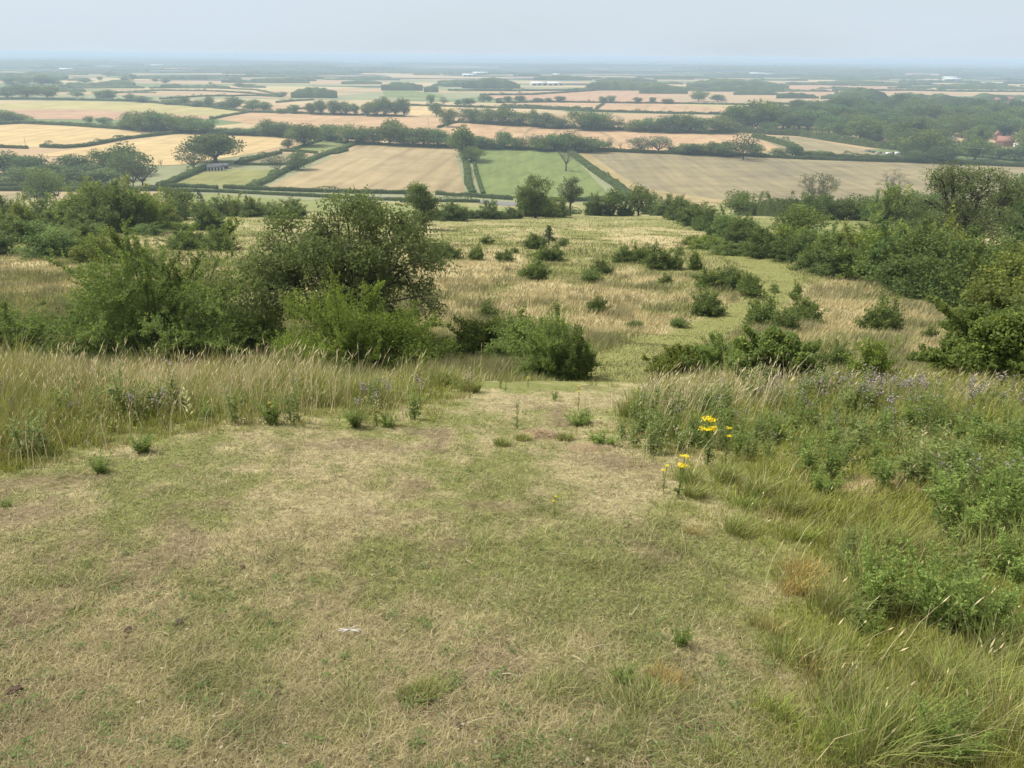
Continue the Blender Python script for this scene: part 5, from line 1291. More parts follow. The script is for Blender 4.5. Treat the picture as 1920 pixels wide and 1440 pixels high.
# broad fresh green tussocks on the right and left
TU = [(1640, 1040, .30), (1600, 1080, .26), (1700, 1060, .3), (1480, 960, .2), (1420, 930, .2), (1380, 1000, .16), (1560, 1150, .26), (1660, 1150, .3), (1500, 1240, .2), (1590, 1330, .24), (1700, 1400, .28), (1830, 1330, .3), (1880, 1240, .3), (1900, 1060, .35), (1830, 1060, .32), (1760, 1300, .24),
      (125, 700, .5), (830, 725, .4), (880, 735, .3), (700, 750, .4), (600, 760, .3), (940, 835, .10), (1060, 825, .1), (980, 825, .09), (1210, 760, .35), (1250, 745, .4), (1180, 780, .3), (1320, 760, .4), (1110, 1060, .05), (800, 1300, .07), (770, 1310, .06), (1230, 1320, .1), (1190, 1325, .09), (1300, 930, .14), (1290, 905, .16), (1360, 900, .18), (1920, 1420, .3), (1620, 1430, .3)]
tp_ = G([t[0] for t in TU], [t[1] for t in TU])
for q, (x, y, hh) in zip(tp_, TU):
    k = 26; Q = q+np.c_[rg.normal(size=(k, 2))*hh*.22, np.zeros(k)]
    C, th, w, lean, c = tufts(Q, 14, np.full(k, hh*(.8)), .003, np.full(k, .12), rg, splay=.85, green=BRIGHT*1.05, rad=.04)
    v, f, cc = blades(C, th, w, lean, c, r=rg); A.add(v, f, cc)
for x, y, hh, col in [(1485, 1110, .16, (.44, .31, .12)), (1505, 1080, .14, (.46, .33, .12)), (1300, 1000, .07, (.42, .33, .14)), (1235, 1275, .08, (.44, .30, .12)), (1265, 1290, .07, (.46, .32, .12)), (1890, 1380, .18, (.42, .31, .10)), (1530, 1270, .14, (.40, .30, .12)), (1440, 1180, .10, (.42, .33, .15)), (1740, 1320, .16, (.36, .32, .10)), (1600, 1230, .14, (.30, .32, .09)), (1450, 1340, .12, (.30, .33, .09)), (1560, 1400, .16, (.28, .33, .08)), (1400, 950, .12, (.27, .31, .09)), (1500, 1010, .14, (.30, .33, .09)), (1350, 1420, .06, (.34, .33, .13)), (1660, 1380, .16, (.27, .33, .07)), (1820, 1290, .18, (.27, .33, .07))]:
    k = 14; q0 = g1(x, y); Q = q0+np.c_[rg.normal(size=(k, 2))*hh*.3, np.zeros(k)]
    C, th, w, lean, c = tufts(Q, 12, np.full(k, hh*.9), .0026, np.full(k, .5), rg, splay=.8, straw=np.array(col), green=np.array(col)*[.8, .95, .8], rad=.03)
    v, f, cc = blades(C, th, w, lean, c, r=rg); A.add(v, f, cc)
o = A.build('rough_grass', M_GRASS); tag(o, 'rough tussocky grass around the trodden turf', 'grass', kind='stuff')

# bleached seeding stems along the lip
def seed_stems(P, h, r, heads=True, col=np.array([.66, .57, .37])):
    n = len(P); A = Acc(); d = dist(P)
    a = r.random(n)*6.283; sp = h*(.10+.50*r.random(n)**1.5)
    lean = np.stack([np.cos(a)*sp, np.sin(a)*sp*.7], 1)+np.c_[h*(.05+.30*r.random(n)), np.zeros(n)]
    c = col*(0.7+.55*r.random((n, 1)))
    v, f, cc = blades(P, h, np.maximum(.0022, d/771*.42), lean, c, r=r); A.add(v, f, cc)
    if heads:
        tip = P+np.c_[lean, h]; mid = P+np.c_[lean*.80, h*.86]
        ax = tip-mid; L2 = np.linalg.norm(ax, axis=1)*1.1
        v, f, cc = quads(mid+ax*.5, ax, rdir(n, r), L2, np.maximum(.006, d/771*.75), c*1.12); A.add(v, f, cc)
    return A
A = Acc()
def in_px(P, poly):
    x, y = pix(P); return inpoly(x, y, poly)
ZL = [(-200, 640), (200, 640), (400, 650), (700, 660), (960, 700), (900, 745), (700, 760), (480, 780), (200, 790), (-200, 800)]
P = px_scatter(5600, -240, 990, 650, 790); P = P[in_px(P, [(-300, 660), (960, 690), (960, 735), (760, 765), (480, 785), (-300, 830)]) & (P[:, 1] < 13)]
cl = fbm(P[:, 0]*.8, P[:, 1]*.8, 81, 2); dl = polydist(P[:, 0], P[:, 1], LAWN_W+[LAWN_W[0]]); P = P[rg.random(len(P)) < sstep(.38, .6, cl)*sstep(.3, 1.5, dl)]; h = (.28+.42*rg.random(len(P)))*(.6+.7*fbm(P[:, 0]*.9, P[:, 1]*.9, 82, 2))
S = seed_stems(P, h, rg); A.add(np.concatenate(S.V), [], np.concatenate(S.C)) if False else None
def merge(A, S):
    off = A.n
    for k_, fl in S.F.items():
        for f_ in fl: A.F.setdefault(k_, []).append(f_+off)
    A.V += S.V; A.C += S.C; A.n += S.n
merge(A, S)
P = px_scatter(2300, 1170, 2100, 690, 800); P = P[in_px(P, [(1195, 742), (1240, 728), (1520, 735), (2100, 760), (2100, 790), (1500, 790), (1300, 790), (1180, 770)]) & (P[:, 1] < 13)]
h = (.14+.24*rg.random(len(P)))
merge(A, seed_stems(P, h, rg, col=np.array([.56, .47, .34])))
P = px_scatter(330, 1300, 2000, 850, 1400); P = P[lawn_mask(P[:, 0], P[:, 1]) < .3]; merge(A, seed_stems(P, .10+.18*rg.random(len(P)), rg, heads=True, col=np.array([.58, .50, .31])))
P = px_scatter(900, -100, 1300, 760, 900); P = P[lawn_mask(P[:, 0], P[:, 1]) < .3]; merge(A, seed_stems(P, .15+.25*rg.random(len(P)), rg))
P = px_scatter(300, 1200, 1480, 745, 800); merge(A, seed_stems(P, .26+.26*rg.random(len(P)), rg))
o = A.build('seeding_grass', M_GRASS); tag(o, 'bleached seeding grass stems standing along the lip of the bank', 'grass', kind='stuff')

# ------------------------------------------------------------------ grass of the hill field
A = Acc()
P = px_scatter(400000, -220, 2140, 398, 735)
P = P[(P[:, 1] > 12) & (P[:, 1] < 215)]
pd = path_d(P[:, 0], P[:, 1])
pathw = 1-sstep(.55, 1.6, pd/(1+P[:, 1]*.006))
P = P[rg.random(len(P)) > pathw*.35]; n = len(P)
pathw = 1-sstep(.9, 2.0, path_d(P[:, 0], P[:, 1])/(1+P[:, 1]*.006))
dr = dryness(P[:, 0], P[:, 1])
tus = sstep(.55, .66, fbm(P[:, 0]/1.9, P[:, 1]/2.6, 91, 3))      # darker sedge tussocks
lump = fbm(P[:, 0]/1.6, P[:, 1]/1.6, 93, 2)
h = (.16+.30*lump+.22*tus)*(1-.84*pathw)*(.7+.5*rg.random(n))*(1-.45*sstep(40, 130, P[:, 1]))
d = dist(P)
a = rg.random(n)*6.283
lean = np.stack([np.cos(a), np.sin(a)], 1)*(h*.3)[:, None]+np.c_[h*(.05+.4*rg.random(n)), h*0]
c = grass_cols(n, np.clip(.08+dr*.85, .05, .95), rg, GOLD, GREEN*1.2, var=.22)
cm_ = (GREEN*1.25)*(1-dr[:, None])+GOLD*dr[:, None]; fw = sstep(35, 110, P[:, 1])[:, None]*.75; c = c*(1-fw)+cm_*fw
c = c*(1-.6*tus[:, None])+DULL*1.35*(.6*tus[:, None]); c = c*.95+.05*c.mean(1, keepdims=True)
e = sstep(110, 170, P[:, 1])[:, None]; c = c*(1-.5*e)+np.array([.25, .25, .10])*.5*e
c = c*(0.88+.42*lump[:, None])
v, f, cc = blades(P, h, np.maximum(.008, d/771*.85), lean, c, r=rg, seg2=False); A.add(v, f, cc)
o = A.build('meadow_grass', M_GRASS); tag(o, 'windblown golden and green grass of the hill field', 'grass', kind='stuff')
# ------------------------------------------------------------------ herbs: thistles, nettles, ragwort
def herb(seed, hgt, nleaf, leaflen, base, nst=1, heads=0, headcol=(.45, .36, .50), pet=.012, frill=5, leafw=.34, branch=.0, taper=1.0, updroop=.2, spreadst=.12, flat=False):
    r = np.random.default_rng(seed); SP = []; LV = Acc(); HD = Acc(); hp = []
    for k in range(nst):
        a = r.random()*6.28; b = 0 if nst == 1 else r.uniform(.3, 1)*spreadst
        t = np.linspace(0, 1, 7)[:, None]; hh = hgt*r.uniform(.75, 1.05)
        ln = r.normal(size=2)*.06*hgt+np.array([math.cos(a), math.sin(a)])*b
        path = np.concatenate([np.array([math.cos(a), math.sin(a)])*b*.3+ln*t**1.4, t*hh], 1)
        SP.append((path, hgt*.009*(1.1-.8*t[:, 0])+.0008))
        m = nleaf//nst; u = .04+.94*r.random(m)**.85; az = np.arange(m)*2.4+r.random(m)
        i0 = np.clip((u*6).astype(int), 0, 5); fr = (u*6-i0)[:, None]; q = path[i0]*(1-fr)+path[i0+1]*fr
        ll = leaflen*(1.15-.75*u**1.5*taper)*r.uniform(.7, 1.2, m)
        el = r.uniform(-.1, .75, m)
        d = np.stack([np.cos(az)*np.cos(el), np.sin(az)*np.cos(el), np.sin(el)], 1)
        # several leaflets along each leaf so that the edge is frilly
        for j in range(frill):
            w = (j+.6)/frill
            c0 = q+d*(ll*w)[:, None]-np.array([0, 0, 1.0])*(ll*updroop*w*w)[:, None]
            sd_ = unit(np.cross(d, np.array([0, 0, 1.0])))*(ll*(leafw*.5)*(1-w*.6)*(1 if j % 2 else -1))[:, None]
            N = unit(rdir(m, r)*.6+np.array([0, 0, 1.0]))
            v, f, c = quads(c0+sd_*.6, unit(d*.8+sd_*3/leaflen+rdir(m, r)*.25), N, ll*.42, ll*leafw*.55, leafcols(m, r, base, .3)*(0.7+.45*u[:, None]))
            LV.add(v, f, c)
        if heads:
            nh = max(1, heads//nst)
            for j in range(nh):
                uu = r.uniform(.72, 1.0); i = min(5, int(uu*6)); s0 = path[i]*(1-(uu*6-i))+path[min(6, i+1)]*(uu*6-i)
                e = s0+np.array([r.normal()*hgt*.07, r.normal()*hgt*.07, hgt*r.uniform(.04, .14)])
                if flat: e[2] = hh*(1.0+.03*r.random()); e[:2] = path[-1][:2]+r.normal(size=2)*hgt*.06
                SP.append((np.array([s0, (s0+e)/2+[0, 0, -.01*hgt], e]), np.array([.0022, .0018, .0014])*(hgt/.7)))
                hp.append(e)
    V, Fq = tubes(SP, 4)
    st = mesh_np('stem', V, [Fq], leafcols(len(V), r, np.array(base)*1.1, .1), M_LEAF, link=False, smooth=True)
    parts = [('stem', st), ('foliage', LV.build('foliage', M_LEAF, link=False))]
    if hp:
        hp = np.array(hp); m = len(hp); k = 16
        if flat:
            k = 12; q = np.repeat(hp, k, 0)+np.c_[r.normal(size=(m*k, 2))*pet*1.3, r.random(m*k)*pet*.35]
            v, f, c = quads(q, rdir(m*k, r)*[1, 1, .1], unit(rdir(m*k, r)*.35+[0, 0, 1]), pet*1.2, pet*1.0, np.array(headcol)*(.8+.35*r.random((m*k, 1))))
            for q_ in range(nst):
                hq = Acc(); sl = (np.repeat(np.arange(m)*nst//m, k) == q_)
                vv = v.reshape(-1, 4, 3)[sl].reshape(-1, 3); cc_ = c.reshape(-1, 4, 3)[sl].reshape(-1, 3)
                hq.add(vv, np.arange(len(vv)).reshape(-1, 4), cc_); parts.append(('flower_head', hq.build('flower_head', M_PETAL, link=False)))
        else:
            q = np.repeat(hp, k, 0)+rdir(m*k, r)*pet*.5*[1, 1, .6]; d = unit(rdir(m*k, r)*.8+[0, 0, 1.2])
            v, f, c = quads(q+d*pet*.4, d, rdir(m*k, r), pet*1.5, pet*.55, np.array(headcol)*(.7+.6*r.random((m*k, 1))))
            HD.add(v, f, c)
            v, f, c = quads(np.repeat(hp, 5, 0)-[0, 0, pet*.4], rdir(m*5, r), rdir(m*5, r), pet*1.2, pet*1.1, np.tile(np.array([.10, .12, .05]), (m*5, 1)))
            HD.add(v, f, c)
        if not flat: parts.append(('flower_cluster', HD.build('flower_cluster', M_PETAL, link=False)))
    return Proto(parts)
TH = np.array([.20, .25, .085])
HB = dict(
    thistle=[herb(600+s, 1.0, 46, .20, TH*[1, 1.1, .9, 1.0][s], nst=[1, 2, 1, 3][s], heads=[9, 10, 7, 12][s], pet=.019, headcol=(.66, .57, .64)) for s in range(4)],
    bare=[herb(610+s, 1.0, 16, .15, np.array([.24, .23, .13])*[.9, 1.0][s], nst=2, heads=24, pet=.022, headcol=(.66, .58, .64)) for s in range(2)],
    leafy=[herb(620+s, 1.0, 90, .24, TH*[1.05, 1.2, .95][s], nst=[3, 4, 3][s], heads=0, spreadst=.22) for s in range(3)],
    nettle=[herb(630+s, 1.0, 110, .22, np.array([.18, .25, .065])*[1, 1.15, .9][s], nst=[4, 5, 3][s], frill=3, leafw=.5, spreadst=.25) for s in range(3)],
    clump=[herb(640+s, 1.0, 620, .23, np.array([.22, .30, .078])*[1, 1.1, .9][s], nst=[16, 14, 18][s], frill=4, leafw=.42, spreadst=.75, updroop=.3) for s in range(3)],
    ragwort=[herb(650+s, 1.0, 60, .16, np.array([.13, .19, .05]), nst=[3, 2][s], heads=[40, 24][s], headcol=(.86, .68, .01), pet=.024, flat=True, spreadst=.08) for s in range(2)])
def herb_at(kind, px, py, hpx, label, group=None, name='thistle', cat='plant', wf=1.0, var=None, r=random.Random(5), P0=None, hm=None):
    p = g1(px, py) if P0 is None else P0
    h = top_height(p, hpx) if hm is None else hm
    L = HB[kind]; pr = L[r.randrange(len(L)) if var is None else var % len(L)]
    e = empty(name, (p[0], p[1], p[2]-.01), r.random()*6.28, (h*wf, h*wf, h)); tag(e, label, cat, group)
    for n_, me in pr.parts: obj_of(n_, me, e)
    return e
# plants that stand out
SO = [('leafy', 52, 862, 92, 'thistle', 'tall leafy thistle at the far left edge of the turf', 1.0), ('leafy', 82, 850, 80, 'thistle', 'leafy thistle just right of the far left one', .9), ('clump', 268, 848, 42, 'nettle_clump', 'low nettle clump standing free on the turf edge', .8), ('clump', 192, 886, 40, 'nettle_clump', 'small pale nettle clump lower left of the free one', .7),
      ('leafy', 232, 790, 110, 'thistle', 'tall dark thistle in the left bank', .8), ('leafy', 255, 785, 80, 'thistle', 'shorter thistle beside the tall dark one in the left bank', .9), ('thistle', 335, 775, 95, 'thistle', 'thistle with lilac heads left of the pale spike', .8), ('leafy', 300, 780, 80, 'thistle', 'bushy thistle in the middle of the left bank', 1), ('leafy', 180, 790, 80, 'thistle', 'thistle left of the tall dark one', 1), ('leafy', 130, 800, 90, 'thistle', 'thistle behind the far left pair', .9), ('nettle', 390, 790, 50, 'nettle', 'nettle right of the pale spike', 1),
      ('clump', 510, 795, 58, 'nettle_clump', 'rounded nettle clump with a yellow flower beside it', .6), ('leafy', 548, 798, 80, 'thistle', 'tall thistle right of the rounded nettle clump', .7), ('thistle', 560, 792, 95, 'thistle', 'thistle with lilac tops above the rounded nettle clump', .7), ('clump', 668, 800, 42, 'nettle_clump', 'low nettle clump near the middle of the bank', .7), ('thistle', 706, 798, 62, 'thistle', 'thistle with pale seed leaves near the middle of the bank', .7), ('clump', 730, 800, 30, 'nettle_clump', 'small nettle clump with a yellow flower', .8),
      ('thistle', 969, 804, 58, 'thistle', 'single thistle standing in the middle of the path', .75), ('clump', 1085, 796, 28, 'nettle_clump', 'sprawling leafy clump at the right of the path', 1.2), ('leafy', 1100, 792, 32, 'thistle', 'small thistle growing out of the sprawling clump', .8), ('clump', 1275, 1212, 48, 'nettle_clump', 'round green seedling clump alone on the lower turf', .55), ('clump', 1168, 1280, 44, 'nettle_clump', 'frilly green clump left below the round one', .65), ('clump', 1215, 1300, 30, 'nettle_clump', 'faint green clump touching the frilly one', .7), ('ragwort', 1039, 972, 46, 'ragwort', 'small ragwort stem with one yellow bud on the turf', .45),
      ('clump', 12, 950, 18, 'nettle_clump', 'flat white dotted clump at the left edge of the turf', 1.0), ('clump', 1130, 835, 30, 'nettle_clump', 'grey green clump right of the dry mound', 1.2), ('nettle', 1040, 752, 26, 'nettle', 'low nettle beside the right of the path', 1), ('thistle', 938, 728, 34, 'thistle', 'small thistle at the right tip of the left bank', .7), ('thistle', 948, 735, 28, 'thistle', 'tiny thistle in front of the right tip of the bank', .7),
      ('leafy', 1262, 800, 85, 'thistle', 'tall thistle left of the upper ragwort', .8), ('leafy', 1225, 812, 62, 'thistle', 'thistle left end of the right bank', .9), ('clump', 1640, 1150, 130, 'nettle_clump', 'bright green nettle clump in the grass on the right', .55), ('leafy', 1590, 1060, 90, 'nettle', 'yellow green leafy plant above the bright clump', .8), ('clump', 1760, 1180, 150, 'nettle_clump', 'big frilly thistle clump on the lower right', .6), ('clump', 1700, 1150, 110, 'nettle_clump', 'frilly thistle clump left of the big one', .6), ('clump', 1830, 1200, 130, 'nettle_clump', 'frilly thistle clump right of the big one', .6), ('leafy', 1790, 1130, 120, 'thistle', 'light green thistle rising over the frilly clumps', .8),
      ('clump', 1800, 1010, 120, 'nettle_clump', 'dark nettle clump in front of the thistle bank', .7), ('clump', 1880, 1010, 150, 'nettle_clump', 'tall dark nettle clump at the right edge', .6), ('leafy', 1765, 990, 90, 'nettle', 'leafy nettle left of the dark clump', .9), ('clump', 1900, 1090, 90, 'nettle_clump', 'lower nettle clump at the right edge', .7), ('clump', 1775, 1430, 110, 'nettle_clump', 'blue green thistle at the bottom right corner', .6), ('leafy', 1790, 1390, 90, 'thistle', 'pale green thistle tip at the bottom right', .7), ('clump', 1545, 925, 50, 'nettle_clump', 'dark leafy clump left of the pale mown mound', .8), ('clump', 1620, 1190, 60, 'nettle_clump', 'small frilly clump below the bright green one', .7)]
for k, (kd, x, y, h, nm, lb, wf) in enumerate(SO): herb_at(kd, x, y, h, lb, name=nm, wf=wf, var=k)
RG = [(1328, 872, 88, 'ragwort with the biggest yellow flower head in the right bank', 0, .85), (1360, 868, 70, 'ragwort with a small yellow head just right of the biggest', 1, .5), (1270, 935, 82, 'ragwort with bright yellow heads at the turf edge', 0, .6), (1243, 925, 58, 'short ragwort left of the one at the turf edge', 1, .5),
      (512, 800, 50, 'ragwort with a single yellow head in the left bank', 1, .35), (708, 800, 34, 'small ragwort in the middle of the left bank', 1, .35), (1084, 770, 50, 'thin ragwort standing at the crest of the path', 1, .35), (990, 728, 24, 'little ragwort at the right tip of the bank', 1, .6), (872, 735, 28, 'little yellow ragwort on the grassy bank', 1, .6), (1190, 752, 26, 'yellow ragwort at the left end of the pale grasses', 1, .7)]
for x, y, h, lb, v_, wf in RG: herb_at('ragwort', x, y, h, lb, 'ragwort plants', 'ragwort', 'ragwort', wf, v_)
# dense lilac thistle bank on the right
BANK = [(1150, 850), (1160, 800), (1235, 765), (1400, 748), (1600, 745), (1960, 760), (2120, 790), (2120, 1010), (1930, 985), (1750, 960), (1560, 905), (1400, 862), (1300, 850), (1230, 862)]
rb2 = np.random.default_rng(90); bx = rb2.uniform(1150, 2120, 900); by = 745+rb2.random(900)**1.6*270
ok = inpoly(bx, by, BANK); bx, by = bx[ok][:285], by[ok][:285]; q = G(bx, by)
for k, (x, y, p) in enumerate(zip(bx, by, q)):
    back = y < 800
    kd = rb2.choice(['bare', 'bare', 'thistle', 'thistle', 'leafy']) if back and x > 1380 else rb2.choice(['thistle', 'leafy', 'nettle', 'nettle'])
    hm = rb2.uniform(.27, .43) if back else rb2.uniform(.22, .38)
    lb = {'bare': 'spent creeping thistle with lilac heads at the top of the right bank', 'thistle': 'creeping thistle with lilac heads crowded in the right bank', 'leafy': 'leafy thistle without flowers crowded in the right bank', 'nettle': 'green nettle stem crowded in the right bank'}[kd]
    herb_at(kd, 0, 0, 0, lb, lb, 'nettle' if kd == 'nettle' else 'thistle', 'plant', wf=rb2.uniform(.75, 1.05), P0=p, hm=float(hm))
# weeds in the left bank
bx = rb2.uniform(-200, 960, 90); by = rb2.uniform(735, 830, 90); q = G(bx, by)
for x, y, p in zip(bx, by, q):
    if lawn_mask(p[0], p[1]) > .4 or rb2.random() < .35: continue
    kd = rb2.choice(['thistle', 'leafy', 'nettle', 'bare'])
    lb = {'bare': 'spent thistle with pale lilac heads in the left grass bank', 'thistle': 'creeping thistle among the grasses of the left bank', 'leafy': 'leafy thistle among the grasses of the left bank', 'nettle': 'green nettle among the grasses of the left bank'}[kd]
    herb_at(kd, 0, 0, 0, lb, lb, 'nettle' if kd == 'nettle' else 'thistle', 'plant', wf=.8, P0=p, hm=float(rb2.uniform(.28, .5)))
# leafy filling between the thistles
n = 15000; bx = rb2.uniform(1150, 2120, n); by = rb2.uniform(745, 1012, n); ok = inpoly(bx, by, BANK); P = G_scatter(bx[ok], by[ok], rb2); n = len(P)
P[:, 2] += rb2.random(n)**.8*(.08+.18*fbm(P[:, 0]*1.7, P[:, 1]*1.7, 121, 2))
c = leafcols(n, rb2, TH*1.05, .35)*(0.75+.5*fbm(P[:, 0]*3, P[:, 1]*3, 122, 2))[:, None]
v, f, c = quads(P, rdir(n, rb2), unit(rdir(n, rb2)+[0, 0, .8]), .045*rb2.uniform(.6, 1.4, n), .016, c)
o = mesh_np('bank_undergrowth', v, [f], c, M_LEAF); tag(o, 'leafy undergrowth filling the thistle bank on the right', 'undergrowth', kind='stuff')
n = 9000; bx = rb2.uniform(-200, 1000, n); by = rb2.uniform(720, 850, n); P = G_scatter(bx, by, rb2)
P = P[(lawn_mask(P[:, 0], P[:, 1]) < .25) & (P[:, 0] < 1.0) & (P[:, 1] < 11)]; P = P[rb2.random(len(P)) < sstep(.45, .62, fbm(P[:, 0]*1.1, P[:, 1]*1.1, 131, 2))]; n = len(P)
P[:, 2] += rb2.random(n)*.30; c = leafcols(n, rb2, TH*1.0, .35)
v, f, c = quads(P, rdir(n, rb2), unit(rdir(n, rb2)+[0, 0, .8]), .045*rb2.uniform(.6, 1.4, n), .016, c)
o = mesh_np('bank_undergrowth', v, [f], c, M_LEAF); tag(o, 'leafy undergrowth patches between the grasses of the left bank', 'undergrowth', kind='stuff')
# pale yellow green leaf spikes (dying seed stalks)
def pale_spike(px, py, hpx, label, lean=0.0, seed=1):
    p = g1(px, py); h = top_height(p, hpx); r = np.random.default_rng(seed)
    e = empty('withered_spike', tuple(p)); tag(e, label, 'plant', 'pale withered spikes')
    t = np.linspace(0, 1, 6)[:, None]; path = np.concatenate([lean*h*t**1.3, 0*t, h*t], 1)
    V, Fq = tubes([(path, .004*(1.2-t[:, 0]))], 4); mesh_np('stem', V, [Fq], np.tile([.35, .34, .16], (len(V), 1)), M_LEAF, e)
    m = 16; u = .15+.85*np.arange(m)/m; q = np.stack([lean*h*u**1.3, 0*u, h*u], 1); az = np.arange(m)*2.4
    d = unit(np.stack([np.cos(az), np.sin(az), 1.0+0*az], 1)); L_ = h*.26*(1.1-.6*u)
    v, f, c = quads(q+d*(L_/2)[:, None], d, unit(rdir(m, r)+[0, -1, .3]), L_, L_*.36, np.array([.66, .64, .36])*(.8+.3*r.random((m, 1))))
    mesh_np('foliage', v, [f], c, M_LEAF, e)
pale_spike(356, 788, 62, 'pale cream withered spike in the left bank', 0, 1)
pale_spike(1282, 842, 44, 'cream withered spike leaning under the upper ragwort', -.5, 2)
pale_spike(705, 775, 36, 'pale withered spike in the middle of the left bank', .1, 3)
pale_spike(1730, 860, 54, 'pale yellow withered spike in the thistle bank', -.2, 4)
pale_spike(1755, 850, 44, 'second pale withered spike right of the pale yellow one', .3, 5)
pale_spike(1660, 830, 34, 'small pale spike in the thistle bank', .1, 6)
pale_spike(1575, 850, 34, 'small cream spike at the left of the thistle bank', .2, 7)

# ------------------------------------------------------------------ dry mounds, stalks, clods and litter
def mound(px, py, wpx, hpx, label, seed):
    p = g1(px, py); w = wpx*depth(p)/F; h = top_height(p, hpx)
    n = 48; k = 12; an = np.arange(n)/n*2*np.pi; rr_ = np.linspace(1, 0, k)
    X = p[0]+np.cos(an)[None]*rr_[:, None]*w/2*(1+.15*vnoise(np.cos(an)*2+seed, np.sin(an)*2)[None]); Y = p[1]+.1+np.sin(an)[None]*rr_[:, None]*w*.32
    Z = H(X, Y)-.012+h*(1-rr_[:, None]**2.2)*(.8+.4*fbm(X*9, Y*9, seed, 3))
    V = np.stack([X, Y, Z], -1).reshape(-1, 3); i = np.arange(k-1)[:, None]*n; j = np.arange(n)[None]; f = np.stack([i+j, i+(j+1) % n, i+n+(j+1) % n, i+n+j], -1).reshape(-1, 4)
    c = np.array([.40, .31, .19])[None]*(.75+.5*fbm(V[:, 0]*14, V[:, 1]*14, seed+3, 3))[:, None]
    e = empty('ant_mound', tuple(p)); tag(e, label, 'mound')
    V2 = V-p; mesh_np('soil', V2, [f], c, mat_attr('mound_soil', .95, 0, .25, 30, bump=.8, bscale=60), e, smooth=True)
    r = np.random.default_rng(seed); m = 2600; q = r.random(m)**.5; a = r.random(m)*6.283
    x = p[0]+np.cos(a)*q*w/2; y = p[1]+.1+np.sin(a)*q*w*.32; z = H(x, y)-.012+h*(1-q**2.2)*(.8+.4*fbm(x*9, y*9, seed, 3))
    P = np.stack([x, y, z], 1)-p; b = r.random(m)*6.283; L_ = .02+.03*r.random(m)
    v, fs, c = blades(P, .008+.014*r.random(m), .004, np.stack([np.cos(b)*L_, np.sin(b)*L_], 1), np.array([.47, .38, .24])*(.5+.75*r.random((m, 1))), r=r, seg2=False)
    mesh_np('dry_grass', v, fs, c, M_GRASS, e)
mound(1012, 822, 88, 14, 'dry straw covered mound beside the path thistle', 3)
mound(1110, 845, 110, 7, 'low flat dry mound right of the taller one', 5)
mound(1690, 915, 250, 14, 'wide pale dry mound in the grass on the right', 7)
mound(1840, 925, 90, 10, 'small dry mound right of the wide pale one', 9)
def stalk(px, py, lpx, ang, label, curve=.1, col=(.46, .40, .27), rad=.0018, name='dry_stalk', cat='stalk', group='dry stalks on the turf'):
    p = g1(px, py); L_ = lpx*np.linalg.norm(p)/F; t = np.linspace(0, 1, 9); a = math.radians(ang)
    x = p[0]+math.cos(a)*(t-.5)*L_-math.sin(a)*curve*L_*np.sin(t*3.14); y = p[1]+math.sin(a)*(t-.5)*L_*1.5+math.cos(a)*curve*L_*np.sin(t*3.14)
    z = H(x, y)+.022+.006*np.sin(t*3.14)
    P = np.stack([x, y, z], 1)-p; V, Fq = tubes([(P, rad*(1.1-.4*t))], 5)
    o = mesh_np(name, V, [Fq], np.tile(col, (len(V), 1)), M_PETAL, smooth=True); o.location = tuple(p); tag(o, label, cat, group)
ST = [(600, 922, 42, 2, 'pale dry stalk lying level in the upper turf'), (1120, 1020, 44, 12, 'pale forked stalk on the right of the turf'), (1058, 1046, 16, 0, 'short pale chip of stalk in the middle turf'), (1190, 1150, 40, 55, 'thin straw pointing up right near the round seedling'), (885, 1262, 48, 30, 'dry stalk lying slanted below the turf middle'), (820, 1190, 44, 70, 'curved straw right of the white crossed sticks'),
      (905, 1360, 52, 14, 'long dry stalk beside the brown clod'), (1025, 1340, 36, 45, 'short straw at the bottom of the turf'), (1125, 1220, 36, 14, 'doubled pale straw left of the frilly clump'), (368, 1155, 30, 45, 'short straw in the left turf'), (600, 1230, 36, 50, 'thin straw left of the white crossed sticks'), (300, 1198, 34, -4, 'thin straw below the brown hollow'), (390, 928, 16, 35, 'tiny pale straw in the upper left turf'), (130, 1145, 18, -10, 'tiny straw at the far left'),
      (680, 1200, 26, 25, 'thin straw right of the white crossed sticks'), (985, 1035, 18, 30, 'little straw in the middle turf'), (925, 905, 22, -4, 'small level straw in the middle of the upper turf'), (1000, 927, 26, -12, 'bleached straw right of the upper middle'), (955, 1275, 30, -8, 'pale straw right of the slanted dry stalk'), (690, 1375, 40, -80, 'thin upright looking straw near the bottom'), (1085, 1245, 30, -40, 'forked thin straw in the lower turf'), (880, 1060, 18, -50, 'short curved straw left of the middle')]
for k, (x, y, l_, a, lb) in enumerate(ST): stalk(x, y, l_, a, lb, curve=[.05, .12, 0, -.05, .02, .18][k % 6], rad=[.0024, .0015, .002][k % 3])
e = empty('crossed_sticks', tuple(g1(656, 1192))); tag(e, 'bleached white crossed sticks lying on the lower left turf', 'sticks')
for a, L_ in ((8, .058), (-14, .055), (52, .045)):
    t = np.linspace(-.5, .5, 5)[:, None]; d = np.array([math.cos(math.radians(a)), math.sin(math.radians(a)), -.26*math.sin(math.radians(a))])
    V, Fq = tubes([(t*L_*1.6*d+np.array([0, 0, .030+.004*(a > 20)]), np.full(5, .0032))], 5); mesh_np('stick', V, [Fq], np.tile([.56, .54, .49], (len(V), 1)), M_PETAL, e)
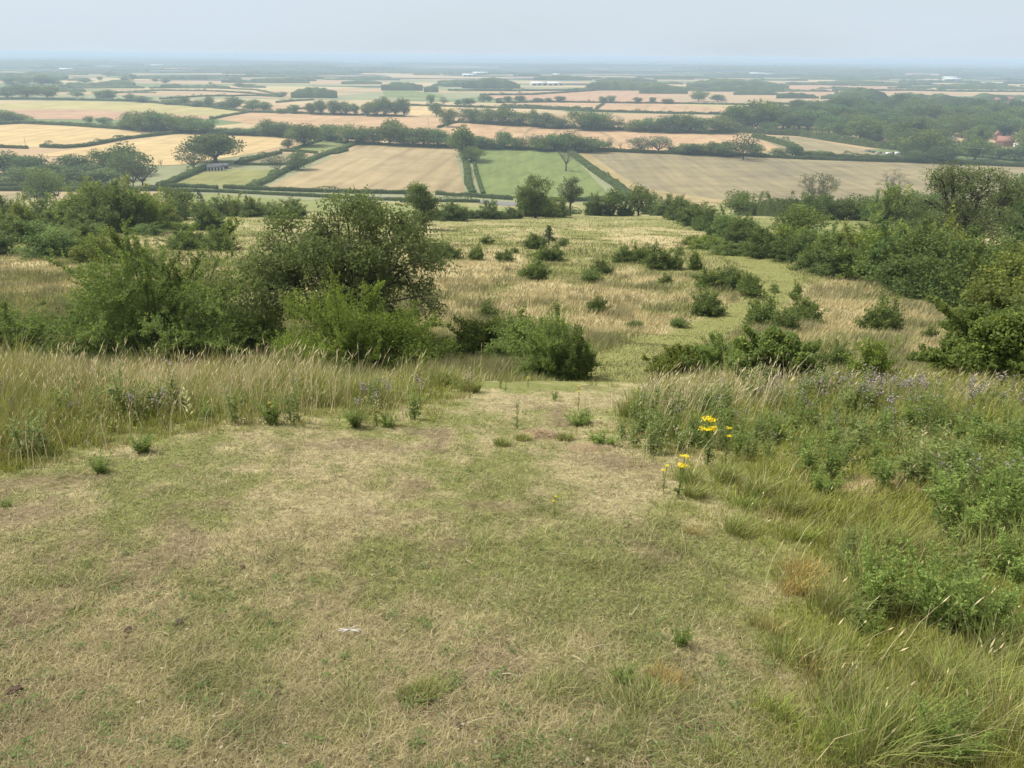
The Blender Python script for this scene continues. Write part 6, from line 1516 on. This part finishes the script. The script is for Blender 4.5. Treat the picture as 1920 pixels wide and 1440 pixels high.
def clod(px, py, wpx, label, seed):
    p = g1(px, py); w = .62*wpx*np.linalg.norm(p)/F; bm = bmesh.new(); bmesh.ops.create_icosphere(bm, subdivisions=3, radius=w/2)
    for v in bm.verts:
        d = v.co.normalized(); f = 1+.35*(mnoise.noise(d*2.2+Vector((seed, 0, 0))))+.2*mnoise.noise(d*6+Vector((seed, 3, 0))); v.co = Vector((v.co.x*f, v.co.y*f, v.co.z*f*.6))
    me = bpy.data.meshes.new('soil_clod'); bm.to_mesh(me); bm.free(); me.materials.append(CLOD); o = obj_of('soil_clod', me); o.location = (p[0], p[1], p[2]+w*.05+.01); tag(o, label, 'clod', 'brown clods on the turf')
CLOD = mat_plain('clod_soil', (.085, .06, .042), .95, .4, 60)
for k, (x, y, w, lb) in enumerate([(860, 1364, 20, 'round brown clod near the bottom of the turf'), (518, 1306, 26, 'flattened dark clod left of the bottom middle'), (600, 1198, 12, 'small dark clod left of the white sticks'), (241, 1184, 20, 'brown clod in the hollow on the left'), (335, 1172, 26, 'second brown clod right of the hollow'), (455, 1066, 14, 'small dark clod with a pale chip in the left turf'), (840, 1420, 14, 'little clod at the bottom edge'), (28, 1300, 30, 'dark clod in the bare soil at the left edge'), (1043, 1320, 8, 'tiny dark pellet right of the bottom middle'), (500, 1296, 16, 'crumb of soil touching the flattened clod')]): clod(x, y, w, lb, k*3.1)
# pale and dark crumbs of leaf and chalk scattered through the turf
n = 2600; P = px_scatter(n, -100, 1600, 760, 1560); P = P[lawn_mask(P[:, 0], P[:, 1]) > .6]; n = len(P); P[:, 2] += .012+.008*rg.random(n)
sz = .0025+.006*rg.random(n)**2; dark = rg.random((n, 1)) < .78
c = np.where(dark, np.array([.07, .05, .035]), np.array([.42, .38, .28]))*(.7+.5*rg.random((n, 1)))
v, f, c = quads(P, rdir(n, rg)*[1, 1, .2], unit(rdir(n, rg)*.5+[0, 0, 1]), sz*2, sz*1.5, c)
o = mesh_np('leaf_litter', v, [f], c, M_PETAL); tag(o, 'crumbs of chalk, soil and dead leaf scattered in the turf', 'litter', kind='stuff')
# ------------------------------------------------------------------ haze
def haze_box():
    x0, x1, y0, y1, z0, z1 = -50000, 50000, -50000, 50000, -82.0, 6.0
    V = np.array([(x, y, z) for z in (z0, z1) for y in (y0, y1) for x in (x0, x1)], float)
    Fh = np.array([[0, 2, 3, 1], [4, 5, 7, 6], [0, 1, 5, 4], [2, 6, 7, 3], [0, 4, 6, 2], [1, 3, 7, 5]])
    m = bpy.data.materials.new('haze_air'); m.use_nodes = True
    n = m.node_tree.nodes; l = m.node_tree.links; n.clear()
    out = n.new('ShaderNodeOutputMaterial'); pv = n.new('ShaderNodeVolumePrincipled')
    pv.inputs['Color'].default_value = (0.56, 0.73, 0.97, 1); pv.inputs['Density'].default_value = 0.00020
    pv.inputs['Anisotropy'].default_value = 0.0
    l.new(pv.outputs[0], out.inputs['Volume'])
    o = mesh_np('haze', V, [Fh], None, m); tag(o, 'pale blue haze lying over the plain', 'haze', kind='stuff')
haze_box()
